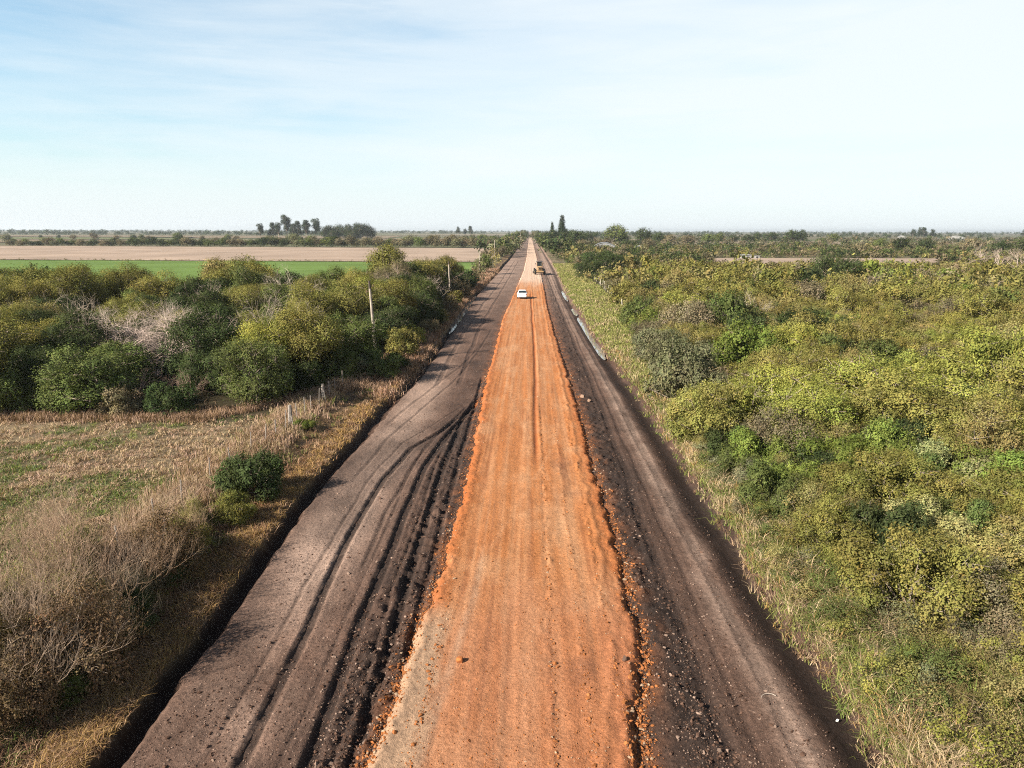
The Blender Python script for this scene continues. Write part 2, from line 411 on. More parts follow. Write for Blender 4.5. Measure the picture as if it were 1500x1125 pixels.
def road_colour(x, y, d, r):
    sh = x.shape
    OR = np.array([0.67, 0.262, 0.094]); PL = np.array([0.78, 0.43, 0.23]); RD = np.array([0.50, 0.135, 0.036]); PK = np.array([0.56, 0.235, 0.13])
    n1 = fbm(x / 0.22, y / 14.0, 121, 3); n2 = fbm(x / 0.9, y / 7.0, 123, 3); n3 = fbm(x / 0.25, y / 0.4, 125, 3); n4 = fbm(x / 1.6, y / 3.0, 127, 3)
    c = mixv(np.tile(OR, sh + (1,)), PL, np.clip((n1 - 0.35) * 2.2, 0, 1) * 0.6 * sstep(0.5, 1.2, d))
    c = mixv(c, PL * 0.95, np.clip((n2 - 0.5) * 3, 0, 1) * 0.5)
    c = mixv(c, RD, (1 - sstep(0.15, 0.9, d)) * (0.45 + 0.6 * n3) * np.interp(y, [10, 22, 40, 150], [0.7, 0.8, 0.95, 0.5]))
    tk = np.clip((fbm(x / 0.13, y / 22.0, 131, 2) - 0.52) * 5, 0, 1) * np.clip((fbm(x / 0.8, y / 6.0, 133, 3) - 0.42) * 5, 0, 1)
    c = mixv(c, np.array([0.36, 0.125, 0.05]), tk * 0.5 * (1 - sstep(60, 120, y)))
    patch = fbm(x / 1.3, y / 2.4, 135, 4)
    c = mixv(c, OR * np.array([0.80, 0.70, 0.62]), np.clip((patch - 0.55) * 4, 0, 1) * 0.35)
    c = mixv(c, PL, np.clip((0.44 - patch) * 4, 0, 1) * 0.5)
    for k, (xa, xb, ya, yb) in enumerate([(-2.6, 1.9, 15, 46), (-0.9, 2.7, 15, 40), (1.9, -1.9, 20, 62), (-1.2, -2.7, 22, 60), (0.2, 2.3, 38, 90), (2.2, 0.6, 14, 30)]):
        cx = xa + (xb - xa) * sstep(ya, yb, y); on = sstep(ya - 1, ya + 2, y) * (1 - sstep(yb - 2, yb + 1, y))
        tread = 0.55 + 0.45 * np.sin(y * 31 + x * 8)
        tm = bump1(x, cx, 0.11) * on * np.clip(2.2 * n3 - 0.4, 0, 1) * tread
        c = mixv(c, OR * 0.62 if k % 2 else PL * 1.02, np.clip(tm, 0, 1) * 0.6)
    pink = (1 - sstep(18, 25, y + 5 * (n4 - 0.5))) * 0.5
    c = mixv(c, PK, np.clip(pink, 0, 1))
    c = mixv(c, RD * 0.85, np.clip(r * 0.85, 0, 1))
    # pale greyish wheel smear on the left and the sandy corner at the near left edge
    cx = np.interp(y, [14, 18, 22, 27], [-2.45, -2.1, -1.75, -1.6])
    sm = bump1(x, cx, 0.16) * (1 - sstep(23, 27, y)) * np.clip(0.4 + n3, 0, 1)
    c = mixv(c, np.array([0.52, 0.37, 0.26]), np.clip(sm, 0, 1) * 0.45)
    clay = (1 - sstep(-2.85, -2.25, x - 0.9 * (n4 - 0.5) - 0.5 * (n3 - 0.5))) * (1 - sstep(19.5, 22, y))
    c = mixv(c, np.array([0.60, 0.41, 0.27]), np.clip(clay, 0, 1) * 0.85)
    # darker damp smears
    ds = np.clip((n4 - 0.66) * 7, 0, 1) * (1 - sstep(30, 60, y)) * bump1(x, 1.9, 0.9)
    c = mixv(c, np.array([0.26, 0.12, 0.075]), ds * 0.5)
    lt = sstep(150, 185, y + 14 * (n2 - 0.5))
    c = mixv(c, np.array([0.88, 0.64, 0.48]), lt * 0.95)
    return c * (0.86 + 0.28 * n3)[..., None]
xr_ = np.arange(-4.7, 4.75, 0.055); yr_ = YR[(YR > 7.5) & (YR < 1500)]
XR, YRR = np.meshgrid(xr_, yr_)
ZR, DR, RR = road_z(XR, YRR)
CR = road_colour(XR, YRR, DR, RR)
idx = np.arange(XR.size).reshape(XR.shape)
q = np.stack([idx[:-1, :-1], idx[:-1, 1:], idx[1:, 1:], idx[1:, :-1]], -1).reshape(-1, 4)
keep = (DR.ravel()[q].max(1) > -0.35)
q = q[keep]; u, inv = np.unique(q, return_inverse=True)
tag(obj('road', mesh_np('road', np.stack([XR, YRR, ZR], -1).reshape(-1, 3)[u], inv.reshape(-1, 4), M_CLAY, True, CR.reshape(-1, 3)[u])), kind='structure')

# ------------------------------------------------------------------ clods and crumbs of earth (nobody could count them)
ICO = None
def clods(name, P, S, C, mat):
    global ICO
    if ICO is None:
        b = bmesh.new(); bmesh.ops.create_icosphere(b, subdivisions=1, radius=1.0)
        ICO = (np.array([v.co[:] for v in b.verts]), np.array([[v.index for v in f.verts] for f in b.faces])); b.free()
    v0, f0 = ICO; n = len(P); k = len(v0)
    j = 1 + (nr.random((n, k, 1)) - 0.5) * 0.75
    ang = nr.random(n) * 6.283; ca, sa = np.cos(ang)[:, None], np.sin(ang)[:, None]
    sc = S[:, None, None] * (0.5 + 1.1 * nr.random((n, 1, 3))) * np.array([1, 1, 0.7])
    V = v0[None] * j * sc
    V = np.stack([V[..., 0] * ca - V[..., 1] * sa, V[..., 0] * sa + V[..., 1] * ca, V[..., 2]], -1) + P[:, None]
    F = (f0[None] + (np.arange(n) * k)[:, None, None]).reshape(-1, 3)
    return tag(obj(name, mesh_np(name, V.reshape(-1, 3), F, mat, False, np.repeat(C, k, 0))), kind='stuff')
def ysample(n, a, b):            # denser near the viewer, as screen density is what shows
    return 1 / (1 / a + nr.random(n) * (1 / b - 1 / a))
def pw(n, lo, hi): return lo * (hi / lo) ** (nr.random(n) ** 2.6)
# dark ones
y = ysample(24000, 13, 110)
w = nr.random(24000)
x = np.where(w < 0.33, -4.3 + nr.normal(0, 0.75, 24000), np.where(w < 0.56, 4.25 + nr.normal(0, 0.6, 24000), nr.uniform(-9, 7.5, 24000)))
P = np.stack([x, y, height(x, y)], -1); S = pw(24000, 0.010, 0.05)
P[:, 2] += S * 0.25
base = np.where(nr.random((24000, 1)) < 0.25, PALE[None] * 0.8, BROWN[None] * 0.95); base = base * (0.55 + 0.7 * nr.random((24000, 1)))
ok = (x > lipL(y)) & (x < bankR(y) - 0.3) & (nr.random(24000) < np.clip(4.0 * fbm(x / 0.9, y / 1.3, 241, 3) - 1.35, 0.10, 1))
clods('soil_clods', P[ok], S[ok], base[ok], M_CLOD)
n = 15000
y = ysample(n, 13, 48); x = np.where(nr.random(n) < 0.62, nr.uniform(-9.1, -4.4, n), nr.uniform(3.7, 7.4, n))
S = pw(n, 0.006, 0.024); P = np.stack([x, y, height(x, y) + S * 0.3], -1)
C = np.where(nr.random((n, 1)) < 0.4, PALE[None] * 0.95, BROWN[None] * 1.1) * (0.5 + 0.8 * nr.random((n, 1)))
ok = (x > lipL(y) + 0.1) & (x < bankR(y) - 0.4)
clods('soil_crumbs', P[ok], S[ok], C[ok], M_CLOD)
n = 19000
y = ysample(n, 13, 140); w = nr.random(n)
x = np.where(w < 0.27, roadR(y) - 0.02 + nr.normal(0, 0.17, n), np.where(w < 0.46, roadL(y) + 0.05 + nr.normal(0, 0.14, n), nr.uniform(-3, 3.2, n)))
lines = nr.random(n) < 0.16
x = np.where(lines, nr.choice([0.72, 1.6, 2.45, -2.6], n) + nr.normal(0, 0.06, n), x)
zr, dd, _ = road_z(x, y)
P = np.stack([x, y, np.maximum(zr, height(x, y))], -1)
S = pw(n, 0.010, 0.055) * np.where(w < 0.46, 1.0, 0.45); P[:, 2] += S * 0.2
C = np.array([0.52, 0.20, 0.075])[None] * (0.65 + 0.6 * nr.random((n, 1)))
pale = nr.random(n) < 0.12; C[pale] = np.array([0.6, 0.42, 0.28])
clods('clay_crumbs', P, S, C, M_CLOD)

# ------------------------------------------------------------------ grass
def blades(P, Hh, W, lean, C):
    """bent blades, two pieces each"""
    n = len(P); a = nr.random(n) * 6.283
    s = np.stack([np.cos(a), np.sin(a), 0 * a], -1) * W[:, None]
    b = nr.random(n) * 6.283
    d = np.stack([np.cos(b), np.sin(b)], -1) * (lean * Hh)[:, None]
    mid = P.copy(); mid[:, :2] += d * 0.3; mid[:, 2] += Hh * 0.6
    tip = P.copy(); tip[:, :2] += d; tip[:, 2] += Hh * (1 - 0.25 * lean)
    V = np.stack([P - s, P + s, mid + s * 0.7, mid - s * 0.7, tip], 1).reshape(-1, 3)
    o = np.arange(n)[:, None] * 5
    return V, o + np.array([[0, 1, 2, 3]]), o + np.array([[3, 2, 4]]), np.repeat(C, 5, 0)
def tufts(name, x, y, hgt, wid, per, spread, cols, leanr=(0.2, 0.9), zoff=-0.03, jit=0.3):
    n = len(x)
    z = height(x, y) + zoff
    X = np.repeat(x, per) + nr.normal(0, 1, n * per) * np.repeat(spread, per)
    Y = np.repeat(y, per) + nr.normal(0, 1, n * per) * np.repeat(spread, per)
    Z = np.repeat(z, per)
    Hh = np.repeat(hgt, per) * (0.45 + 0.75 * nr.random(n * per))
    C = np.repeat(cols, per, 0) * (1 - jit + 2 * jit * nr.random((n * per, 1)))
    V, q4, t3, CC = blades(np.stack([X, Y, Z], -1), Hh, np.repeat(wid, per), nr.uniform(*leanr, n * per), C)
    return tag(obj(name, mesh_np(name, V, [q4, t3], M_GRASS, False, CC)), kind='stuff')
def pick(n, cols, w):
    return np.array(cols)[nr.choice(len(cols), n, p=np.array(w) / sum(w))]
STRAW = (0.47, 0.355, 0.225); STRAW2 = (0.40, 0.27, 0.175); GOLD = (0.42, 0.27, 0.11); GRN = (0.13, 0.17, 0.045); YGRN = (0.24, 0.25, 0.075); BRN = (0.20, 0.125, 0.08); PINK = (0.46, 0.31, 0.235)
def wd(y): return 0.006 + 0.00022 * y
# the weedy stubble field on the left
n = 15000
y = ysample(n, 17, 52); x = -12.8 - nr.random(n) ** 1.0 * (0.75 * y + 2 - 11)
k = (y < 44.0) & (x < -13.2); x = x[k]; y = y[k]; n = len(x)
g = fbm(x / 3.2, y / 4.4, 83, 4); nn = fbm(x / 6.0, y / 3.0, 183, 3)
col = np.where(((g > 0.50) & (nr.random(n) < 0.62))[:, None], pick(n, [GRN, YGRN, (0.17, 0.21, 0.09)], [3, 2, 2]), pick(n, [STRAW, STRAW2, BRN, PINK], [4, 3, 1.5, 3]))
col = np.where(((x < -22 - 0.2 * y) & (nn > 0.5))[:, None], col * np.array([0.75, 0.62, 0.6]), col)
tufts('field_weeds', x, y, nr.uniform(0.10, 0.34, n), wd(y) * 1.35, 9, np.full(n, 0.12), col, (0.5, 1.6))
# tall pale dry grass along the fence
n = 6200
y = ysample(n, 17, 60); x = -15.0 + nr.normal(0, 0.75, n) + np.interp(y, [17, 25, 45], [0.5, 0.2, 0.2])
col = pick(n, [PINK, STRAW, STRAW2, BRN, YGRN], [5, 4, 3, 1.5, 0.7])
tufts('tall_dry_grass', x, y, nr.uniform(0.25, 0.72, n), wd(y), 12, np.full(n, 0.14), col, (0.15, 0.6))
# red-brown and golden grass on the ditch berm and slope
n = 4200
y = ysample(n, 13.5, 60); x = lipL(y) - 0.95 - np.abs(nr.normal(0, 1.25, n))
col = np.where((x > lipL(y) - 2.3)[:, None], pick(n, [GOLD, STRAW2, BRN, (0.30, 0.17, 0.10)], [4, 2, 2, 2]), pick(n, [STRAW2, BRN, (0.28, 0.16, 0.10), YGRN, GRN], [2, 3, 3, 1, 1]))
tufts('berm_grass', x, y, nr.uniform(0.12, 0.42, n), wd(y) * 1.1, 11, np.full(n, 0.11), col, (0.5, 1.4))
n = 3200
y = nr.uniform(50, 230, n); x = lipL(y) - np.where((y > 80) & (y < 145), 1.15, 0.6) - np.abs(nr.normal(0, 1.5, n))
col = pick(n, [(0.32, 0.18, 0.12), STRAW2, BRN, PINK], [4, 3, 3, 3])
tufts('roadside_dry_grass', x, y, nr.uniform(0.3, 0.9, n), wd(y) * 1.3, 9, np.full(n, 0.25), col, (0.3, 1.1))
# grass on the right bank and verge
n = 9500
y = ysample(n, 13, 70); x = bankR(y) - 0.08 + np.abs(nr.normal(0, 1.0, n)) * np.interp(y, [13, 25, 35, 60], [4.5, 2.6, 1.5, 2.6])
edge = np.exp(-(x - bankR(y)) / 1.3)
strawy = nr.random(n) < (0.12 + 0.38 * edge) * np.clip(4.0 * fbm(x / 1.8, y / 2.6, 191, 3) - 1.35, 0.05, 1.2)
col = np.where(strawy[:, None], pick(n, [STRAW, GOLD, STRAW2, (0.55, 0.43, 0.26)], [4, 1.5, 2, 2]), pick(n, [GRN, YGRN, (0.20, 0.20, 0.07), BRN], [3, 3, 3, 1.6]))
tufts('verge_grass', x, y, nr.uniform(0.18, 0.62, n) * np.where(strawy, 1.3, 0.75) * np.clip(0.4 + 1.3 * fbm(x / 1.1, y / 1.4, 193, 3), 0.4, 1.4), wd(y) * 1.1, 12, np.full(n, 0.14), col, (0.25, 1.3))
n = 1700
y = ysample(n, 13, 90); x = bankR(y) - 0.05 + nr.normal(0, 0.14, n)
tufts('bank_edge_grass', x, y, nr.uniform(0.15, 0.5, n), wd(y) * 1.1, 9, np.full(n, 0.10), pick(n, [STRAW, GOLD, STRAW2, YGRN, BRN, GRN], [3, 1, 2, 4, 2, 3]), (0.6, 1.6), zoff=0.02)
n = 6000
y = nr.uniform(48, 260, n); x = bankR(y) + 0.1 + nr.random(n) * np.interp(y, [48, 90, 140, 260], [5, 6.3, 7, 6])
col = pick(n, [YGRN, (0.30, 0.28, 0.11), STRAW, (0.22, 0.24, 0.07)], [4, 4, 2, 3])
tufts('roadside_green_grass', x, y, nr.uniform(0.25, 0.65, n), wd(y) * 1.5, 10, np.full(n, 0.3), col, (0.3, 1.1))
# undergrowth among the scrub
n = 4500
y = ysample(n, 14, 110); x = bankR(y) + 1.5 + nr.random(n) * (0.75 * y - 6)
col = pick(n, [(0.13, 0.12, 0.045), (0.20, 0.15, 0.07), GRN, STRAW2], [4, 3, 3, 0.7])
tufts('scrub_undergrowth', x, y, nr.uniform(0.3, 0.85, n), wd(y) * 1.7, 10, np.full(n, 0.28), col, (0.3, 1.3))
n = 2500
x = nr.uniform(-48, -11, n); y = 42.3 + np.abs(nr.normal(0, 1.3, n)) + np.interp(x, [-48, -20, -14, -11], [-1, 0, 8, 12])
col = pick(n, [PINK, STRAW2, BRN, (0.33, 0.22, 0.15)], [3, 3, 3, 3])
tufts('thicket_edge_grass', x, y, nr.uniform(0.2, 0.65, n), wd(y) * 1.1, 11, np.full(n, 0.2), col, (0.15, 0.7))

# ------------------------------------------------------------------ twigs and crowns
def tubes(segs, n=4):
    """segs: array (k,8): p0 p1 r0 r1"""
    s = np.array(segs, float); p0 = s[:, 0:3]; p1 = s[:, 3:6]; d = p1 - p0
    d /= np.maximum(np.linalg.norm(d, axis=1, keepdims=True), 1e-6)
    ref = np.where(np.abs(d[:, 2:3]) > 0.9, np.array([[1., 0, 0]]), np.array([[0, 0, 1.]]))
    u = np.cross(d, ref); u /= np.linalg.norm(u, axis=1, keepdims=True); v = np.cross(d, u)
    A = []
    for p, r in ((p0, s[:, 6]), (p1, s[:, 7])):
        for i in range(n):
            a = 2 * math.pi * i / n
            A.append(p + (u * math.cos(a) + v * math.sin(a)) * r[:, None])
    V = np.stack(A, 1); k = len(s); o = (np.arange(k) * 2 * n)[:, None]
    F = np.concatenate([o + np.array([[i, (i + 1) % n, n + (i + 1) % n, n + i]]) for i in range(n)])
    return V.reshape(-1, 3), F
def branch(segs, p, d, ln, r, depth, rg, kids=3, up=0.15, wig=0.25, spread=0.8):
    nseg = 3
    for i in range(nseg):
        d = (d + Vector((rg.gauss(0, wig), rg.gauss(0, wig), rg.gauss(0, wig) + up * 0.4))).normalized()
        q = p + d * (ln / nseg)
        segs.append((*p, *q, r * (1 - i * 0.2), r * (1 - (i + 1) * 0.2)))
        p = q
        if depth > 0 and i > 0:
            for _ in range(kids if i == nseg - 1 else max(1, kids - 2)):
                nd = (d + Vector((rg.gauss(0, spread), rg.gauss(0, spread), rg.gauss(0, spread * 0.7) + up))).normalized()
                branch(segs, p, nd, ln * rg.uniform(0.55, 0.8), r * 0.42, depth - 1, rg, kids, up, wig, spread)
def bare_mesh(name, seed, Hh, stems, depth, kids, r0, out=0.6, up=0.2, wig=0.22, spread=0.8, colour=(1, 1, 1), first=0.45):
    rg = random.Random(seed); segs = []
    for s in range(stems):
        a = rg.random() * 6.283
        d = Vector((math.cos(a) * out, math.sin(a) * out, 1)).normalized()
        branch(segs, Vector((rg.gauss(0, 0.12), rg.gauss(0, 0.12), -0.1)), d, Hh * first * rg.uniform(0.8, 1.15), r0 * rg.uniform(0.7, 1.1), depth, rg, kids, up, wig, spread)
    V, F = tubes(segs)
    c = np.ones((len(V), 3)) * np.array(colour) * np.repeat(0.7 + 0.6 * np.random.default_rng(seed).random((len(segs), 1)), 8, 0)
    return mesh_np(name, V, F, M_TWIG, False, c)

def crown(seed, Rr, Hh, nl, ns, leaf, form='dome', per=7, spray=0.30, tipvar=0.15):
    """a crown of many leaf-sized faces gathered in sprays over uneven lobes; returns mesh arrays and the lobe centres"""
    g = np.random.default_rng(seed)
    cs = []; rs = []
    for i in range(nl):
        a = g.random() * 6.283; q = math.sqrt(g.random())
        if form == 'dome':
            r = Rr * 0.78 * q; z = Hh * (0.28 + 0.50 * g.random()) * (1 - 0.35 * (r / Rr) ** 2); s = Rr * g.uniform(0.17, 0.34); fl = 0.9
            if i < nl // 3: z = Hh * g.uniform(0.12, 0.3); r = Rr * g.uniform(0.5, 0.82); s = Rr * g.uniform(0.2, 0.32)
        elif form == 'layer':
            r = Rr * 0.85 * q; z = Hh * (0.45 + 0.45 * g.random()) * (1 - 0.38 * (r / Rr) ** 2); s = Rr * g.uniform(0.15, 0.28); fl = 0.62
            if i < nl // 4: z = Hh * g.uniform(0.12, 0.35); r = Rr * g.uniform(0.55, 0.9)
        elif form == 'tree':
            r = Rr * 0.72 * q; z = Hh * (0.42 + 0.45 * g.random()) * (1 - 0.2 * (r / Rr) ** 2); s = Rr * g.uniform(0.14, 0.33); fl = 0.9
        elif form == 'round':
            r = Rr * 0.66 * q; z = Hh * (0.25 + 0.55 * g.random()) * (1 - 0.25 * (r / Rr) ** 2); s = Rr * g.uniform(0.30, 0.42); fl = 0.9
        elif form == 'cone':
            t = (i + 0.5) / nl; z = Hh * (0.08 + 0.88 * t); r = Rr * 0.35 * (1 - t) * q; s = Rr * (0.25 + 0.75 * (1 - t) ** 0.8) * g.uniform(0.75, 1.0); fl = 1.2
        elif form == 'euc':
            t = g.random(); z = Hh * (0.30 + 0.62 * t); r = Rr * (0.95 - 0.5 * t) * q; s = Rr * g.uniform(0.26, 0.46); fl = 0.85
        cs.append((r * math.cos(a), r * math.sin(a), max(z, s * 0.5))); rs.append((s, s, s * fl))
    cs = np.array(cs); rs = np.array(rs)
    w = rs[:, 0] ** 2; li = g.choice(nl, ns, p=w / w.sum())
    d = g.normal(0, 1, (ns, 3)); d[:, 2] += 0.35; d /= np.linalg.norm(d, axis=1, keepdims=True)
    rad = 0.70 + 0.34 * g.random((ns, 1)) ** 0.7 + 0.5 * g.random((ns, 1)) ** 7
    p = cs[li] + d * rs[li] * rad
    p[:, 2] = np.maximum(p[:, 2], 0.05)
    out = p - np.array([0, 0, Hh * 0.35]); out /= np.maximum(np.linalg.norm(out, axis=1, keepdims=True), 1e-6)
    ax = d * 0.6 + out * 0.5 + np.array([0, 0, 0.15]) + g.normal(0, 0.45, (ns, 3)); ax /= np.linalg.norm(ax, axis=1, keepdims=True)
    # leaves along each spray
    t = np.tile(np.linspace(0, 1, per), (ns, 1)) * (spray * g.uniform(0.6, 1.4, (ns, 1)))
    c = p[:, None] + ax[:, None] * t[..., None] + g.normal(0, spray * 0.22, (ns, per, 3))
    nrm = d[:, None] * 1.25 + np.array([0, 0, 0.3]) + g.normal(0, 0.42, (ns, per, 3)); nrm /= np.linalg.norm(nrm, axis=2, keepdims=True)
    dr = ax[:, None] + g.normal(0, 0.7, (ns, per, 3)); dr -= nrm * (dr * nrm).sum(2, keepdims=True); dr /= np.maximum(np.linalg.norm(dr, axis=2, keepdims=True), 1e-6)
    sd = np.cross(nrm, dr)
    ln = leaf * g.uniform(0.65, 1.35, (ns, per, 1)); wi = ln * 0.30
    V = np.stack([c - dr * ln * 0.5, c + sd * wi, c + dr * ln * 0.5, c - sd * wi], 2).reshape(-1, 3)
    F = np.arange(ns * per * 4).reshape(-1, 4)
    # leaf colour differs from spray to spray and lobe to lobe: young yellowish tips, older green, a few dry brown ones
    lobe = g.uniform(0.70, 1.25, (nl, 1)) * (1 + g.normal(0, 0.03, (nl, 3)))
    sp = lobe[li] * g.uniform(1 - tipvar, 1 + tipvar, (ns, 1)) * (1 + g.normal(0, 0.03, (ns, 3)))
    dryn = g.random(ns) < 0.04; sp[dryn] *= np.array([1.25, 1.1, 1.05])
    lf = np.clip(sp[:, None] * g.uniform(0.88, 1.12, (ns, per, 1)), 0.2, 2.5)
    C = np.repeat(lf.reshape(-1, 3), 4, 0)
    return V, F, C, cs, rs
def skeleton(seed, cs, rs, Hh, r0, fork=0.25, twigs=2, single=False):
    rg = random.Random(seed); segs = []
    top = Vector((rg.gauss(0, 0.1), rg.gauss(0, 0.1), Hh * fork))
    if single or fork > 0.2: segs.append((0, 0, -0.2, *top, r0, r0 * 0.75))
    for c, r in zip(cs, rs):
        a = top if fork > 0.2 else Vector((rg.gauss(0, 0.15), rg.gauss(0, 0.15), -0.15))
        b = Vector(c); m = a.lerp(b, 0.5) + Vector((rg.gauss(0, 0.12), rg.gauss(0, 0.12), rg.uniform(-0.1, 0.2))) * Hh * 0.2
        segs.append((*a, *m, r0 * 0.5, r0 * 0.33)); segs.append((*m, *b, r0 * 0.33, r0 * 0.18))
        for _ in range(twigs):
            d = Vector((rg.gauss(0, 1), rg.gauss(0, 1), rg.gauss(0.5, 0.7))).normalized()
            e = b + Vector((d.x * r[0], d.y * r[1], d.z * r[2])) * rg.uniform(0.95, 1.65)
            segs.append((*b, *e, r0 * 0.17, r0 * 0.06))
    V, F = tubes(segs)
    return V, F
PROTO = {}
def proto(kind, lod, var):
    """(crown mesh, trunk mesh) of a kind at a level of detail"""
    key = (kind, lod, var)
    if key in PROTO: return PROTO[key]
    form, Rr, Hh, nl, ns, leaf, r0, fork, per, spray = KINDS[kind]
    f = (1.0, 0.6, 0.22)[lod]; ls = (1.0, 1.22, 1.95)[lod]
    V, F, C, cs, rs = crown(hash_(kind) + 31 * var + 7 * lod, Rr, Hh, nl, int(ns * f), leaf * ls, form, per, spray * (1.0, 1.15, 1.4)[lod])
    cm = mesh_np(kind + '_crown', V, F, M_LEAF, False, C)
    V, F = skeleton(hash_(kind) + var, cs, rs, Hh, r0, fork, twigs=(7, 6, 1)[lod])
    tcol = np.tile(np.array([[0.36, 0.29, 0.235]]), (len(V), 1))
    tm = mesh_np(kind + '_trunk', V, F, M_TWIG, False, tcol)
    PROTO[key] = (cm, tm); return PROTO[key]
def hash_(s): return sum(ord(c) * (i + 3) for i, c in enumerate(s)) * 13
KINDS = {  # form, radius, height, lobes, sprays, leaf, stem radius, fork height share, leaves per spray, spray length
    'thorn_shrub':  ('layer', 2.2, 2.7, 30, 3900, 0.084, 0.06, 0.1, 7, 0.24),
    'leafy_shrub':  ('dome', 1.8, 2.4, 24, 3200, 0.092, 0.045, 0.1, 7, 0.20),
    'dry_shrub':    ('dome', 1.8, 2.2, 26, 2600, 0.070, 0.045, 0.1, 7, 0.30),
    'dark_shrub':   ('dome', 1.7, 2.4, 20, 3200, 0.090, 0.05, 0.1, 7, 0.20),
    'thorn_tree':   ('layer', 4.3, 4.1, 62, 10500, 0.092, 0.13, 0.22, 7, 0.30),
    'thicket_tree': ('dome', 2.8, 6.4, 54, 8200, 0.105, 0.12, 0.25, 7, 0.34),
    'feathery_tree': ('tree', 3.0, 6.5, 46, 6800, 0.092, 0.11, 0.25, 8, 0.46),
    'field_tree':   ('round', 4.0, 7.0, 22, 2600, 0.2, 0.2, 0.25, 6, 0.5),
    'eucalyptus':   ('euc', 6.5, 26.0, 24, 3800, 0.42, 0.5, 0.35, 6, 1.0),
    'cypress':      ('cone', 3.2, 22.0, 22, 3800, 0.36, 0.4, 0.25, 6, 0.6),
}
def ordinal(i):
    o = ['nearest', 'second', 'third', 'fourth', 'fifth', 'sixth', 'seventh', 'eighth', 'ninth', 'tenth', 'eleventh', 'twelfth', 'thirteenth', 'fourteenth',
         'fifteenth', 'sixteenth', 'seventeenth', 'eighteenth', 'nineteenth', 'twentieth']
    if i < 20: return o[i]
    t = {2: 'twenty', 3: 'thirty', 4: 'forty', 5: 'fifty', 6: 'sixty', 7: 'seventy', 8: 'eighty'}[(i + 1) // 10]
    u = (i + 1) % 10
    return {'twenty': 'twentieth', 'thirty': 'thirtieth', 'forty': 'fortieth', 'fifty': 'fiftieth', 'sixty': 'sixtieth', 'seventy': 'seventieth', 'eighty': 'eightieth'}[t] if u == 0 else t + '-' + ['first', 'second', 'third', 'fourth', 'fifth', 'sixth', 'seventh', 'eighth', 'ninth'][u - 1]
def plant(kind, x, y, scale, colour, label, cat, group, lod, var, zs=1.0, trunk=True, z=None, name=None):
    c, t = proto(kind, lod, var)
    root = thing(name or kind, label, cat, (x, y, hz(x, y) if z is None else z), rnd.random() * 6.283, group)
    root.scale = (scale, scale, scale * zs)
    obj('crown', c, root, color=colour)
    if trunk: obj('trunk', t, root, color=(1, 1, 1))
    return root

# colours of foliage, as real leaf colours
CV = {'olive': (0.200, 0.185, 0.055), 'yellow-green': (0.245, 0.245, 0.060), 'bright green': (0.165, 0.205, 0.048), 'dark green': (0.056, 0.074, 0.029),
      'grey-green': (0.175, 0.175, 0.095), 'ochre': (0.245, 0.210, 0.082), 'brown': (0.180, 0.150, 0.090), 'rust': (0.185, 0.125, 0.070), 'cream-green': (0.315, 0.31, 0.135), 'mid green': (0.112, 0.135, 0.044)}
def vary(c, k=0.18):
    m = 1 + rnd.uniform(-k, k)
    return tuple(max(0.01, v * m * (1 + rnd.uniform(-0.03, 0.03))) for v in c)
TODO = []                        # plants that get their labels once all of a band are known

class Spread:
    def __init__(s): s.g = {}
    def ok(s, x, y, r):
        for i in range(int((x - 8) // 8), int((x + 8) // 8) + 1):
            for j in range(int((y - 8) // 8), int((y + 8) // 8) + 1):
                for (a, b, q) in s.g.get((i, j), ()):
                    if (a - x) ** 2 + (b - y) ** 2 < (0.5 * (r + q)) ** 2: return False
        return True
    def add(s, x, y, r): s.g.setdefault((int(x // 8), int(y // 8)), []).append((x, y, r))
SP = Spread()
def put(kind, col, x, y, s, zs=1.0, lod=None, sep=None, force=False):
    r = sep if sep is not None else KINDS[kind][1] * s * 1.02
    if not force and not SP.ok(x, y, r): return False
    SP.add(x, y, r)
    d = math.hypot(x, y)
    if lod is None: lod = 0 if d < 48 else (1 if d < 105 else 2)
    TODO.append(dict(kind=kind, col=col, x=x, y=y, s=s, zs=zs, lod=lod)); return True

